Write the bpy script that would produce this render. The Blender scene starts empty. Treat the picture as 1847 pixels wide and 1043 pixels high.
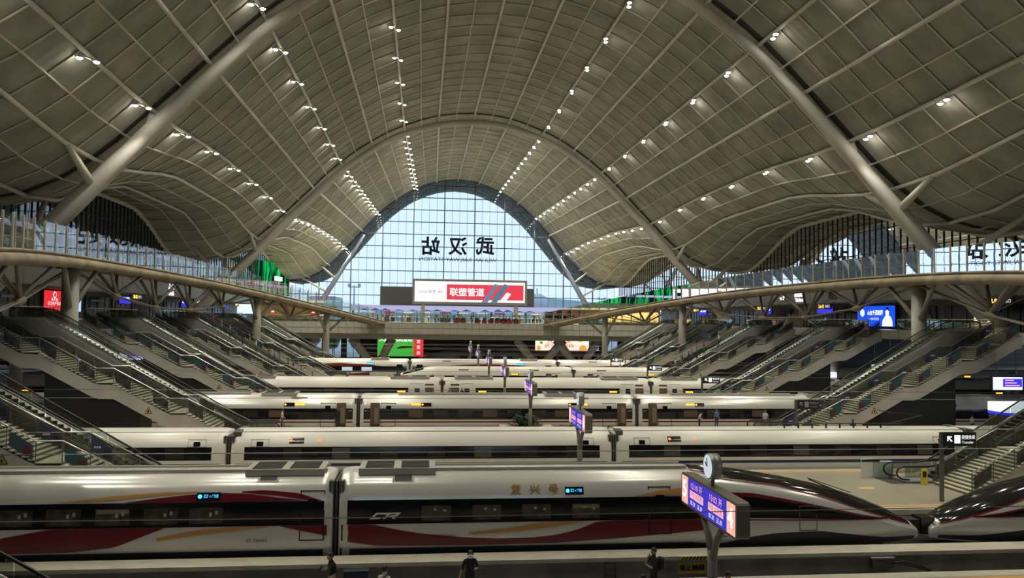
import bpy, math, random
import numpy as np
from mathutils import Matrix, Vector
random.seed(7)
rng = np.random.default_rng(5)
SC = bpy.context.scene
COL = SC.collection
# ------------------------------------------------------------------ camera
F_PX = 1400.0
CAM = np.array([0.0, 0.0, 9.6])
yaw, pit, rol = math.atan(160.5/1400), math.atan(55.5/1400), 0.0135
fw = np.array([math.sin(yaw)*math.cos(pit), math.cos(yaw)*math.cos(pit), math.sin(pit)])
r0 = np.array([math.cos(yaw), -math.sin(yaw), 0.0]); u0 = np.cross(r0, fw)
Rv = r0*math.cos(rol)+u0*math.sin(rol); Uv = np.cross(Rv, fw)
cd = bpy.data.cameras.new('camera'); cam = bpy.data.objects.new('camera', cd); COL.objects.link(cam)
cd.sensor_width = 36.0; cd.lens = 36.0*F_PX/1847.0; cd.clip_start = 0.05; cd.clip_end = 3000
cam.matrix_world = Matrix(((Rv[0], Uv[0], -fw[0], CAM[0]), (Rv[1], Uv[1], -fw[1], CAM[1]), (Rv[2], Uv[2], -fw[2], CAM[2]), (0, 0, 0, 1)))
SC.camera = cam
# ------------------------------------------------------------------ world and exposure
SKY_STRENGTH = 1.15
LAMP_WATTS = 2900.0
SC.view_settings.view_transform = 'Standard'; SC.view_settings.look = 'None'
SC.view_settings.exposure = 0.0; SC.view_settings.gamma = 1.0; SC.view_settings.use_curve_mapping = False
SC.cycles.transparent_max_bounces = 24; SC.cycles.max_bounces = 7; SC.cycles.diffuse_bounces = 4
SC.cycles.glossy_bounces = 3; SC.cycles.sample_clamp_indirect = 4.0; SC.cycles.use_denoising = True
SC.cycles.caustics_reflective = False; SC.cycles.caustics_refractive = False
w = bpy.data.worlds.new('overcast_sky'); SC.world = w; w.use_nodes = True
nt = w.node_tree; nt.nodes.clear()
wo = nt.nodes.new('ShaderNodeOutputWorld'); bg = nt.nodes.new('ShaderNodeBackground')
tc = nt.nodes.new('ShaderNodeTexCoord'); sx = nt.nodes.new('ShaderNodeSeparateXYZ'); cr = nt.nodes.new('ShaderNodeValToRGB')
cr.color_ramp.elements[0].position = 0.0; cr.color_ramp.elements[0].color = (.74, .89, 1.08, 1)
cr.color_ramp.elements[1].position = 0.6; cr.color_ramp.elements[1].color = (.58, .77, 1.0, 1)
nt.links.new(tc.outputs['Generated'], sx.inputs[0]); nt.links.new(sx.outputs['Z'], cr.inputs[0])
nt.links.new(cr.outputs[0], bg.inputs[0]); bg.inputs[1].default_value = SKY_STRENGTH; nt.links.new(bg.outputs[0], wo.inputs[0])
# ------------------------------------------------------------------ materials
MAT = {}
def pmat(name, col, rough=.55, metal=0.0, noise=0.0, nscale=1.5, bump=0.0, bscale=30.0, spec=.5, stripes=None):
    """principled paint; noise = wear/tone variation with a shape of its own; stripes = (scale, depth) ridges along uv v"""
    m = bpy.data.materials.new(name); m.use_nodes = True; t = m.node_tree; b = t.nodes['Principled BSDF']
    b.inputs['Base Color'].default_value = (*col, 1); b.inputs['Roughness'].default_value = rough
    b.inputs['Metallic'].default_value = metal; b.inputs['Specular IOR Level'].default_value = spec
    tco = t.nodes.new('ShaderNodeTexCoord')
    if noise:
        n = t.nodes.new('ShaderNodeTexNoise'); n.inputs['Scale'].default_value = nscale; n.inputs['Detail'].default_value = 5
        g = t.nodes.new('ShaderNodeNewGeometry'); t.links.new(g.outputs['Position'], n.inputs['Vector'])
        r = t.nodes.new('ShaderNodeValToRGB'); r.color_ramp.elements[0].position = .3; r.color_ramp.elements[1].position = .72
        r.color_ramp.elements[0].color = (*[c*(1-noise) for c in col], 1); r.color_ramp.elements[1].color = (*[min(1, c*(1+noise*.5)) for c in col], 1)
        t.links.new(n.outputs['Fac'], r.inputs[0]); t.links.new(r.outputs[0], b.inputs['Base Color'])
    if bump:
        n2 = t.nodes.new('ShaderNodeTexNoise'); n2.inputs['Scale'].default_value = bscale
        t.links.new(tco.outputs['Object'], n2.inputs['Vector'])
        bp = t.nodes.new('ShaderNodeBump'); bp.inputs['Strength'].default_value = bump; bp.inputs['Distance'].default_value = .02
        t.links.new(n2.outputs['Fac'], bp.inputs['Height']); t.links.new(bp.outputs[0], b.inputs['Normal'])
    if stripes:
        wv = t.nodes.new('ShaderNodeTexWave'); wv.wave_type = 'BANDS'; wv.bands_direction = 'Y'
        wv.inputs['Scale'].default_value = stripes[0]; t.links.new(tco.outputs['UV'], wv.inputs['Vector'])
        bp = t.nodes.new('ShaderNodeBump'); bp.inputs['Strength'].default_value = stripes[1]; bp.inputs['Distance'].default_value = .06
        t.links.new(wv.outputs['Fac'], bp.inputs['Height']); t.links.new(bp.outputs[0], b.inputs['Normal'])
    MAT[name] = m; return m
def emat(name, col, strength=1.0):
    m = bpy.data.materials.new(name); m.use_nodes = True; t = m.node_tree; t.nodes.clear()
    o = t.nodes.new('ShaderNodeOutputMaterial'); e = t.nodes.new('ShaderNodeEmission')
    e.inputs[0].default_value = (*col, 1); e.inputs[1].default_value = strength; t.links.new(e.outputs[0], o.inputs[0])
    MAT[name] = m; return m
def gmat(name, tint, refl_ior=1.5, rough=0.0, body=None, body_fac=0.0, bump=0.0, bscale=.6):
    """thin architectural glass: transparent with Fresnel reflection, optionally a dark body film"""
    m = bpy.data.materials.new(name); m.use_nodes = True; t = m.node_tree; t.nodes.clear()
    o = t.nodes.new('ShaderNodeOutputMaterial'); tr = t.nodes.new('ShaderNodeBsdfTransparent'); tr.inputs[0].default_value = (*tint, 1)
    gl = t.nodes.new('ShaderNodeBsdfGlossy'); gl.inputs['Roughness'].default_value = rough; gl.inputs['Color'].default_value = (1, 1, 1, 1)
    fr = t.nodes.new('ShaderNodeFresnel'); fr.inputs['IOR'].default_value = refl_ior
    mx = t.nodes.new('ShaderNodeMixShader'); base = tr.outputs[0]
    if body:
        df = t.nodes.new('ShaderNodeBsdfDiffuse'); df.inputs[0].default_value = (*body, 1)
        m2 = t.nodes.new('ShaderNodeMixShader'); m2.inputs[0].default_value = body_fac
        t.links.new(tr.outputs[0], m2.inputs[1]); t.links.new(df.outputs[0], m2.inputs[2]); base = m2.outputs[0]
    if bump:
        g = t.nodes.new('ShaderNodeNewGeometry'); n = t.nodes.new('ShaderNodeTexNoise'); n.inputs['Scale'].default_value = bscale
        t.links.new(g.outputs['Position'], n.inputs['Vector'])
        bp = t.nodes.new('ShaderNodeBump'); bp.inputs['Strength'].default_value = bump; bp.inputs['Distance'].default_value = .05
        t.links.new(n.outputs['Fac'], bp.inputs['Height']); t.links.new(bp.outputs[0], gl.inputs['Normal'])
    t.links.new(fr.outputs[0], mx.inputs[0]); t.links.new(base, mx.inputs[1]); t.links.new(gl.outputs[0], mx.inputs[2])
    t.links.new(mx.outputs[0], o.inputs[0]); MAT[name] = m; return m
pmat('roof_metal', (.345, .335, .295), .8, .0, noise=.3, nscale=.3, stripes=(3.2, .35), spec=.2)
pmat('roof_back_shade', (.05, .048, .045), .9)  # near-black deck colour holds the shade of the slots at the ribs
pmat('tube_white', (.62, .60, .53), .6, noise=.1, nscale=.4)
pmat('rib_paint', (.50, .48, .44), .65, noise=.12, nscale=.35)
pmat('deck_beam', (.25, .20, .125), .5, noise=.5, nscale=.6)
pmat('strut_paint', (.22, .195, .165), .5, noise=.15, nscale=.7)
pmat('column_paint', (.36, .34, .30), .55, noise=.12, nscale=.6)
pmat('concrete', (.33, .31, .265), .8, noise=.3, nscale=.8, bump=.3, bscale=6)
pmat('stringer', (.52, .49, .44), .7, noise=.15, nscale=.7)
pmat('platform_stone', (.40, .375, .285), .28, noise=.14, nscale=.5)
pmat('platform_edge', (.58, .54, .44), .5, noise=.15, nscale=1.2)
pmat('line_orange', (.72, .38, .09), .6)
pmat('line_yellow', (.75, .58, .06), .6)
pmat('ballast', (.07, .065, .06), .95, noise=.5, nscale=6, bump=.6, bscale=9)
pmat('rail_steel', (.30, .27, .25), .3, 1.0)
pmat('step_stone', (.60, .56, .44), .55, noise=.12, nscale=1.5)
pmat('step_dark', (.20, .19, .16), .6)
pmat('steel', (.62, .61, .58), .28, 1.0)
pmat('steel_dark', (.16, .155, .15), .4, .8)
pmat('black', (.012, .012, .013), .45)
pmat('black_gloss', (.010, .010, .012), .12)
pmat('rubber', (.014, .014, .014), .5)
pmat('grey_panel', (.23, .225, .22), .6, noise=.1)
pmat('dark_panel', (.045, .045, .05), .5)
pmat('dark_soffit', (.27, .255, .225), .8); pmat('shop_cream', (.55, .42, .22), .6)
pmat('fascia', (.33, .315, .27), .45, noise=.06, nscale=.5)
pmat('shop_wall', (.27, .25, .22), .5, noise=.1)
pmat('shop_dark', (.025, .027, .032), .25)
pmat('mullion', (.05, .065, .10), .45)
pmat('mullion_dark', (.035, .035, .042), .5)
pmat('white_paint', (.80, .78, .72), .4)
pmat('text_black', (.012, .013, .02), .5)
pmat('text_grey', (.35, .30, .33), .5)
pmat('wood_warm', (.42, .26, .12), .5)
pmat('leaf', (.035, .07, .02), .7, noise=.4, nscale=8)
pmat('leaf_far', (.06, .12, .05), .8, noise=.5, nscale=.8)
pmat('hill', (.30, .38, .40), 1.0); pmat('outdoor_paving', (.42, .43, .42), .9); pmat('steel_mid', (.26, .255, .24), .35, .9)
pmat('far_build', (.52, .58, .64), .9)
gmat('facade_glass', (.90, .96, 1.0), 1.35)
gmat('lunette_glass', (.30, .34, .38), 1.75, .01, bump=.05, bscale=.35)
gmat('rail_glass', (.80, .88, .85), 1.6, .0, bump=.015, bscale=.6)
gmat('stair_glass', (.52, .58, .53), 1.45, .0, body=(.10, .11, .09), body_fac=.22)
# ------------------------------------------------------------------ helpers
def tag(o, label=None, cat=None, group=None, kind=None):
    if label: o['label'] = label
    if cat: o['category'] = cat
    if group: o['group'] = group
    if kind: o['kind'] = kind
    return o
class MB:
    def __init__(s, origin=(0, 0, 0)):
        s.v = []; s.f = []; s.o = np.array(origin, float); s.uv = None
    def add(s, verts, faces):
        n = len(s.v); s.v.extend([tuple(np.asarray(p, float)-s.o) for p in verts]); s.f.extend([tuple(i+n for i in f) for f in faces]); return s
    def box(s, a, b):
        x0, y0, z0 = a; x1, y1, z1 = b
        if x0 > x1: x0, x1 = x1, x0
        if y0 > y1: y0, y1 = y1, y0
        if z0 > z1: z0, z1 = z1, z0
        return s.add([(x0, y0, z0), (x1, y0, z0), (x1, y1, z0), (x0, y1, z0), (x0, y0, z1), (x1, y0, z1), (x1, y1, z1), (x0, y1, z1)],
                     [(0, 3, 2, 1), (4, 5, 6, 7), (0, 1, 5, 4), (1, 2, 6, 5), (2, 3, 7, 6), (3, 0, 4, 7)])
    def beam(s, p, q, wd, ht, up=(0, 0, 1)):
        p = np.array(p, float); q = np.array(q, float); d = q-p; d /= np.linalg.norm(d)+1e-9
        a = np.cross(d, up); a /= np.linalg.norm(a)+1e-9; b = np.cross(a, d); a *= wd/2; b *= ht/2
        return s.add([p-a-b, p+a-b, p+a+b, p-a+b, q-a-b, q+a-b, q+a+b, q-a+b],
                     [(0, 1, 2, 3), (4, 7, 6, 5), (0, 4, 5, 1), (1, 5, 6, 2), (2, 6, 7, 3), (3, 7, 4, 0)])
    def tube(s, pts, r, n=8, caps=True):
        pts = [np.array(p, float) for p in pts]; m = len(pts); rs = r if hasattr(r, '__len__') else [r]*m
        ring = []; a = None
        for i in range(m):
            d = pts[min(i+1, m-1)]-pts[max(i-1, 0)]; d /= np.linalg.norm(d)+1e-9
            if a is None:
                ref = np.array((0, 0, 1.)) if abs(d[2]) < .9 else np.array((1., 0, 0)); a = np.cross(d, ref)
            a = a-d*(a@d); a /= np.linalg.norm(a)+1e-9; b = np.cross(d, a)
            ring.append([pts[i]+rs[i]*(a*math.cos(t)+b*math.sin(t)) for t in [2*math.pi*k/n for k in range(n)]])
        V = [p for g in ring for p in g]; Fc = []
        for i in range(m-1):
            for k in range(n):
                Fc.append((i*n+k, i*n+(k+1) % n, (i+1)*n+(k+1) % n, (i+1)*n+k))
        if caps: Fc.append(tuple(range(n-1, -1, -1))); Fc.append(tuple((m-1)*n+k for k in range(n)))
        return s.add(V, Fc)
    def prism(s, poly, axis, a, b):
        """poly in the two other axes, extruded along axis from a to b"""
        def P(u, v, t): return {'y': (u, t, v), 'x': (t, u, v), 'z': (u, v, t)}[axis]
        n = len(poly); V = [P(u, v, a) for u, v in poly]+[P(u, v, b) for u, v in poly]
        return s.add(V, [tuple(range(n-1, -1, -1)), tuple(range(n, 2*n))]+[(i, (i+1) % n, n+(i+1) % n, n+i) for i in range(n)])
    def disc(s, c, nrm, r, th=.02, n=16):
        c = np.array(c, float); d = np.array(nrm, float); d /= np.linalg.norm(d); return s.tube([c, c+d*th], r, n)
    def quad(s, a, b, c, d): return s.add([a, b, c, d], [(0, 1, 2, 3)])
    def mesh(s, name, mat, smooth=False):
        me = bpy.data.meshes.new(name); me.from_pydata(s.v, [], s.f); me.update()
        for mm in (mat if isinstance(mat, (list, tuple)) else [mat]): me.materials.append(MAT[mm])
        if smooth: me.polygons.foreach_set('use_smooth', [True]*len(me.polygons))
        return me
    def build(s, name, mat, parent=None, smooth=False):
        return mk(name, s.mesh(name, mat, smooth), parent, None if parent is not None else tuple(s.o))
def mk(name, me, parent=None, loc=None):
    o = bpy.data.objects.new(name, me); COL.objects.link(o)
    if parent is not None: o.parent = parent
    if loc is not None: o.location = loc
    return o
def empty(name, loc=(0, 0, 0), rz=0.0):
    o = bpy.data.objects.new(name, None); COL.objects.link(o); o.location = loc; o.rotation_euler = (0, 0, rz)
    o.empty_display_size = .3; return o
def thing(name, label, cat, loc=(0, 0, 0), rz=0.0, group=None): return tag(empty(name, loc, rz), label, cat, group)
def copy_tree(o, parent=None):
    c = o.copy(); COL.objects.link(c); c.parent = parent
    for ch in o.children: copy_tree(ch, c)
    return c
FACE = {'-Y': ((1, 0, 0), (0, 0, 1), (0, -1, 0)), '+Y': ((-1, 0, 0), (0, 0, 1), (0, 1, 0)),
        '-X': ((0, -1, 0), (0, 0, 1), (-1, 0, 0)), '+X': ((0, 1, 0), (0, 0, 1), (1, 0, 0)), '+Z': ((1, 0, 0), (0, 1, 0), (0, 0, 1))}
_tc = {}
def text_mesh(body, size, mat, bold=0.0, spacing=1.0, width=None, extrude=0.0):
    key = (body, size, mat, bold, spacing, width, extrude)
    if key in _tc: return _tc[key]
    c = bpy.data.curves.new('txt', 'FONT'); c.body = body; c.size = size; c.align_x = 'CENTER'; c.align_y = 'CENTER'
    c.bevel_depth = bold; c.bevel_resolution = 0; c.space_character = spacing; c.fill_mode = 'FRONT' if extrude == 0 and bold == 0 else 'BOTH'; c.extrude = extrude; c.resolution_u = 3
    o = bpy.data.objects.new('txt', c); COL.objects.link(o); bpy.context.view_layer.update()
    me = bpy.data.meshes.new_from_object(o.evaluated_get(bpy.context.evaluated_depsgraph_get()))
    bpy.data.objects.remove(o); bpy.data.curves.remove(c); me.name = 'lettering'
    me.materials.clear(); me.materials.append(MAT[mat])
    if width and len(me.vertices):
        xs = [v.co.x for v in me.vertices]; k = width/(max(xs)-min(xs)+1e-6)
        for v in me.vertices: v.co.x *= k
    _tc[key] = me; return me
def text(body, size, mat, pos, face, parent=None, origin=(0, 0, 0), name='lettering', **kw):
    me = text_mesh(body, size, mat, **kw); o = mk(name, me, parent)
    r, u, n = FACE[face] if isinstance(face, str) else face
    p = np.array(pos, float)-np.array(origin, float)
    o.matrix_local = Matrix(((r[0], u[0], n[0], p[0]), (r[1], u[1], n[1], p[1]), (r[2], u[2], n[2], p[2]), (0, 0, 0, 1)))
    return o
PLAT = {1: 'the waiting people', 2: 'the cream white train', 3: 'the open door train', 4: 'the plain white train', 5: 'the red lamp nose train', 6: 'the red arch train', 7: 'the far bridge columns'}
def lerp(a, b, t): return a+(b-a)*t
def sstep(a, b, x):
    t = min(1, max(0, (x-a)/(b-a))); return t*t*(3-2*t)
def P3(X, Y, Z): return np.array((X, Y, Z), float)
X0 = 8.7                                   # centre line of the hall
def YP(i): return 3.1+20.5*i               # sign line of platform i
FLOOR2 = 9.0                               # concourse level
# ================================================================== ROOF
RX = np.array([0, 4.4, 8, 11.5, 15, 18, 21.5, 24.7, 28.9, 31.9, 34.5, 37, 40, 43, 46, 50.0])
RZ = np.array([46.2, 45.9, 45.15, 43.9, 42.4, 40.6, 38.2, 35.5, 31.2, 28.2, 25.5, 23.2, 21.0, 19.6, 18.9, 18.7])+.4
RIBX = np.array([0, 4.4, 8, 11.5, 15, 18, 21.5, 24.7, 28.9, 31.9, 36.6, 41.5, 47.2, 56.5])
RIBZ = np.array([45.0, 44.7, 43.9, 42.7, 41.2, 39.4, 36.9, 34.2, 29.9, 26.8, 21.7, 16.4, 10.0, -0.2])
_d = np.linspace(0, 50, 600)
def _smooth(xs, zs):
    z = np.interp(_d, xs, zs); ze = np.concatenate([z[25:0:-1], z, z[-1]+(np.arange(1, 26))*(z[-1]-z[-2])])
    k = np.hanning(37); k /= k.sum(); return np.convolve(ze, k, 'same')[25:-25]
PROF = _smooth(RX, RZ)
ARC = np.concatenate([[0], np.cumsum(np.hypot(np.diff(_d), np.diff(PROF)))])
def wfac(Y): return 1.0 if Y < 138 else 1-.12*(Y-138)/67
def bay_s(Y):
    if Y < 71: return (Y/71.0) % 1
    if Y < 205: return ((Y-71)/67.0) % 1
    return 0.0
def roof_pt(sa, Y):
    """sa = signed arc length from the crown"""
    a = min(abs(sa), ARC[-1]); q = float(np.interp(a, ARC, _d)); z = float(np.interp(q, _d, PROF))
    t = sstep(27, 50, q); s_ = bay_s(Y); z += 6.0*sstep(.02, .36, s_)*sstep(.02, .36, 1-s_)*t
    return np.array((X0+math.copysign(q, sa)*wfac(Y), Y, z))
DS = 3.25
NK = int(ARC[-1]/DS); SA = [k*DS for k in range(-NK, NK+1)]; SA[0] = -ARC[-1]; SA[-1] = ARC[-1]
YL = list(np.linspace(-21.8, 0, 5))[:-1]+list(np.linspace(0, 71, 21))[:-1]+list(np.linspace(71, 138, 20))[:-1]+list(np.linspace(138, 205, 20))[:-1]+list(np.linspace(205, 224, 5))
ceiling = tag(empty('ceiling', (X0, 70, 18)), 'beige metal panelled vault roof with a grid of pale tubes', 'roof', kind='structure')
CO = np.array((X0, 70, 18.0))
def roof_n(sa, Y):
    a = roof_pt(sa-.3, Y); b = roof_pt(sa+.3, Y); c = roof_pt(sa, Y-.3); d = roof_pt(sa, Y+.3)
    n = np.cross(b-a, d-c); n /= np.linalg.norm(n); return -n if n[2] > 0 else n      # points down into the hall
cells = []
for i in range(len(SA)-1):
    for j in range(len(YL)-1):
        c = roof_pt((SA[i]+SA[i+1])/2, (YL[j]+YL[j+1])/2); d = c-CAM; z = d@fw
        vis = 0
        if z > 5:
            x = 923.5+F_PX*(d@Rv)/z; y = 521.5-F_PX*(d@Uv)/z
            if -40 < x < 1890 and -40 < y < 1043:
                vis = abs(roof_n((SA[i]+SA[i+1])/2, (YL[j]+YL[j+1])/2)@(d/np.linalg.norm(d)))/z**2
        cells.append((vis, i, j))
cells.sort(reverse=True)
def panel_geo(i, j):
    g = .07; ga = .55 if min(abs(YL[j]-r) for r in (71, 138)) < .1 else g; gb = .55 if min(abs(YL[j+1]-r) for r in (71, 138)) < .1 else g  # wider slots at the ribs, where the dark deck paints the shadow line
    s0, s1, y0, y1 = SA[i]+g, SA[i+1]-g, YL[j]+ga, YL[j+1]-gb
    V = []; UV = []
    for yy in (y0, (y0+y1)/2, y1):
        for ss in (s0, s1):
            p = roof_pt(ss, yy); n = roof_n(ss, yy); V.append(p-CO); UV.append((ss*.1, yy*.1))
    for k in range(6): 
        ss, yy = (s0, s1)[k % 2], (y0, (y0+y1)/2, y1)[k//2]
        V.append(roof_pt(ss, yy)-roof_n(ss, yy)*.12-CO); UV.append((ss*.1, yy*.1))
    Fc = [(0, 1, 3, 2), (2, 3, 5, 4), (0, 6, 7, 1), (5, 11, 10, 4), (0, 2, 8, 6), (2, 4, 10, 8), (1, 7, 9, 3), (3, 9, 11, 5)]
    return V, UV, Fc
def panel_mesh(lst):
    V = []; UV = []; Fc = []
    for i, j in lst:
        v, u, f = panel_geo(i, j); n = len(V); V += [tuple(p) for p in v]; UV += u; Fc += [tuple(k+n for k in q) for q in f]
    me = bpy.data.meshes.new('roof_panel'); me.from_pydata(V, [], Fc); me.update(); me.materials.append(MAT['roof_metal'])
    ul = me.uv_layers.new(name='uv'); li = np.zeros(len(me.loops), int); me.loops.foreach_get('vertex_index', li)
    ul.data.foreach_set('uv', np.array(UV)[li].ravel()); return me
for v, i, j in cells[:300]: mk('roof_panel', panel_mesh([(i, j)]), ceiling)
tag(mk('roof_panels', panel_mesh([(i, j) for v, i, j in cells[300:]]), ceiling), kind='stuff')
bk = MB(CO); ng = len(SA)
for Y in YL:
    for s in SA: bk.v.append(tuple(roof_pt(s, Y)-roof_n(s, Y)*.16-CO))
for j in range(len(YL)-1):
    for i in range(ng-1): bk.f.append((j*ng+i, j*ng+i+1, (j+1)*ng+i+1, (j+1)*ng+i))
bk.build('roof_deck', 'roof_back_shade', ceiling)
BAYS = [(-71, 0), (0, 71), (71, 138), (138, 205)]
for k, s in enumerate(SA):
    kk = k-NK; thick = kk % 2 == 0
    for (a, b) in BAYS[1:]:
        m = MB(CO); pts = [roof_pt(s, Y)+roof_n(s, Y)*(.28 if thick else .06) for Y in np.linspace(a, b, 13)]
        m.tube(pts, .19 if thick else .10, 6); m.build('purlin', 'tube_white', ceiling, True)
for Y in YL[4:]:
    if min(abs(Y-71), abs(Y-138)) < .1: continue
    m = MB(CO); m.tube([roof_pt(s, Y)+roof_n(s, Y)*.07 for s in SA], .085, 5); m.build('arch_batten', 'tube_white', ceiling, True)
# edge beams of the scalloped roof sides
for sg in (-1, 1):
    m = MB(CO); m.tube([roof_pt(sg*ARC[-1], Y)+np.array((0, 0, -.1)) for Y in np.linspace(0, 224, 90)], .35, 8); m.build('edge_tube', 'tube_white', ceiling, True)
# ------------------------------------------------------------------ arch ribs
def rib(Y, label, wf=1.0):
    e = thing('arch_rib', label, 'arch', (X0, Y, 0)); o = np.array((X0, Y, 0.0))
    q = np.linspace(-48.2, 48.2, 81); pts = [(X0+x*wf, Y, float(np.interp(abs(x), RIBX, RIBZ))) for x in q]
    z = np.array([p[2] for p in pts]); k = np.hanning(7); k /= k.sum(); zz = np.convolve(np.pad(z, 3, 'edge'), k, 'valid')
    pts = [(p[0], Y, h) for p, h in zip(pts, zz)]
    m = MB(o); m.tube(pts, [.5+.4*sstep(20, 45, abs(x)) for x in q], 14); m.build('arch_tube', 'rib_paint', e, True)
    for sg in (-1, 1):
        for (xa, za, sa, dy) in [(37.5, 20.8, 45.5, 5.5), (37.5, 20.8, 45.5, -5.5), (42.5, 15.3, 54.5, 9), (42.5, 15.3, 54.5, -9), (33.0, 25.6, 39.2, 0)]:
            t = roof_pt(sg*sa, Y+dy)+roof_n(sg*sa, Y+dy)*.2
            m = MB(o); m.tube([(X0+sg*xa*wf, Y, za), t], [.42, .24], 8); m.build('branch_strut', 'rib_paint', e, True)
        for dy in (5.5, -5.5):                       # foot braces
            pass
    b = MB(o)
    for sg in (-1, 1):
        b = MB(o); b.tube([(X0+sg*48.0*wf, Y, FLOOR2), (X0+sg*48.0*wf, Y, FLOOR2+.5)], 1.5, 14); b.build('foot_plinth', 'concrete', e)
rib(71, 'great white steel arch rib springing over the nearer tracks')
rib(138, 'white steel arch rib crossing the vault between the two rows of floodlights')
# facade arch: a slimmer rib just inside the glass, with steeper legs
pmat('mullion_grey', (.16, .18, .23), .5)
e = thing('arch_rib', 'slim grey arch rib standing just inside the great glass end wall', 'arch', (X0, 202.5, 0)); o = np.array((X0, 202.5, 0.0))
for sg in (-1, 1):
    m = MB(o); m.tube([(X0+sg*24.0, 202.5, 31.0), (X0+sg*27.8, 202.5, 24.6), (X0+sg*34.4, 202.5, 13.7), (X0+sg*37.3, 202.5, 8.9)], [.35, .5, .7, .75], 10); m.build('arch_leg', 'mullion_grey', e, True)
for sg in (-1, 1):
    for xa, za, sa in ((31, 19.5, 47), (33, 16, 54)):
        m = MB(o); m.tube([(X0+sg*xa, 202.5, za), roof_pt(sg*sa, 199)], [.3, .2], 8); m.build('branch_strut', 'rib_paint', e, True)
# ------------------------------------------------------------------ floodlights on the roof tubes
pmat('lamp_case', (.55, .54, .5), .4, .5)
emat('lamp_glow', (1.0, .93, .78), 80.0)
def make_flood():
    e = thing('floodlight', 'white twin floodlight clamped to a tube of the roof', 'lamp', group='floodlights under the roof')
    m = MB(); m.tube([(0, -.55, .12), (0, .55, .12)], .05, 6); m.beam((0, 0, .12), (0, 0, .34), .08, .08, (1, 0, 0)); m.build('bracket', 'lamp_case', e)
    for yy, xx in ((-.5, -.28), (.5, .28)):
        h = MB(); h.tube([(xx, yy, .14), (xx, yy, 0)], [.14, .24], 8, True); hd = h.build('lamp_head', 'lamp_case', e)
        l = MB(); l.tube([(xx, yy, 0), (xx, yy, -.09)], [.235, .15], 8); l.build('lens', 'lamp_glow', hd)
    ld = bpy.data.lights.new('flood_beam', 'SPOT'); ld.energy = LAMP_WATTS; ld.color = (1.0, .955, .79); ld.spot_size = math.radians(104); ld.spot_blend = .5
    ld.shadow_soft_size = .3
    lo = bpy.data.objects.new('flood_beam', ld); COL.objects.link(lo); lo.parent = e; lo.location = (0, 0, -.12)
    return e
flood = make_flood(); first = True
LY = [25.8, 36.4, 46.9, 57.4, 68.0]+[79.2+10.63*k for k in range(6)]+[143.0+5.35*k for k in range(12)]
for row in (4, 8, 12):
    for sg in (-1, 1):
        for Y in LY:
            o = flood if first else copy_tree(flood); first = False
            p = roof_pt(sg*row*DS, Y)+roof_n(sg*row*DS, Y)*.28+np.array((0, 0, -.4))
            o.location = tuple(p); o.rotation_euler = (0, 0, 0.3*sg)
far_ld = bpy.data.lights['flood_beam'].copy(); far_ld.name = 'flood_beam_small'; far_ld.energy = LAMP_WATTS*1.5
n_off = 0
for o in list(COL.objects):
    if o.type == 'LIGHT' and o.parent and o.parent.location.y > 140: o.data = far_ld
    if o.type == 'LIGHT' and o.parent:                          # the rows run on over the viewer: name the beams that hang outside the frame
        d = np.array(o.parent.location)-CAM; z = d@fw; x_, y_ = (923.5+F_PX*(d@Rv)/z, 521.5-F_PX*(d@Uv)/z) if z > .1 else (-1, -1)
        if not (0 <= x_ <= 1847 and 0 <= y_ <= 1043): n_off += 1; o.name = 'flood_beam_%d_offscreen' % n_off
# ================================================================== GREAT GLASS END WALL
FY = 205.0
win = tag(empty('window_1', (X0, FY, FLOOR2)), 'arched glass end wall with blue grey grid of mullions', 'window', kind='structure'); wo_ = np.array((X0, FY, FLOOR2))
def arch_top(x):                           # underside of roof at the end wall
    lo, hi = 0.0, ARC[-1]
    q = abs(x-X0)/wfac(FY); return float(np.interp(q, _d, PROF))-.15
MX = [5.3+8.0*k for k in range(-5, 7)]
SUB = sorted([5.3+2.0*k for k in range(-24, 27) if abs(5.3+2.0*k-X0) < 43])
TZ = [FLOOR2]+[12.3+3.24*k for k in range(0, 11)]
for x in SUB:
    main = any(abs(x-a) < .1 for a in MX); top = arch_top(x)
    m = MB(wo_); wd = .24 if main else .07; m.box((x-wd/2, FY-(.5 if main else .12), FLOOR2), (x+wd/2, FY+.05, top+(1.2 if main else 0))); m.build('mullion', 'mullion', win)
for z in TZ[1:]:
    xs = [x for x in np.arange(-36, 53, .25) if arch_top(x) > z]
    if xs: m = MB(wo_); m.box((xs[0], FY-.22, z-.1), (xs[-1], FY+.02, z+.1)); m.build('transom', 'mullion', win)
for i in range(len(SUB)-1):
    xa, xb = SUB[i]+.05, SUB[i+1]-.05
    for j in range(len(TZ)):
        za = TZ[j]+.1; zb = (TZ[j+1] if j+1 < len(TZ) else 60)-.1
        ta, tb = arch_top(xa), arch_top(xb)
        if max(ta, tb) < za+.2: continue
        m = MB(wo_); m.quad((xa, FY, za), (xb, FY, za), (xb, FY, max(za, min(zb, tb))), (xa, FY, max(za, min(zb, ta)))); m.build('pane', 'facade_glass', win)
m = MB(wo_); m.tube([(x, FY, arch_top(x)+.05) for x in np.linspace(X0-43, X0+43, 60)], .3, 8); m.build('arch_frame', 'mullion', win, True)
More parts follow.
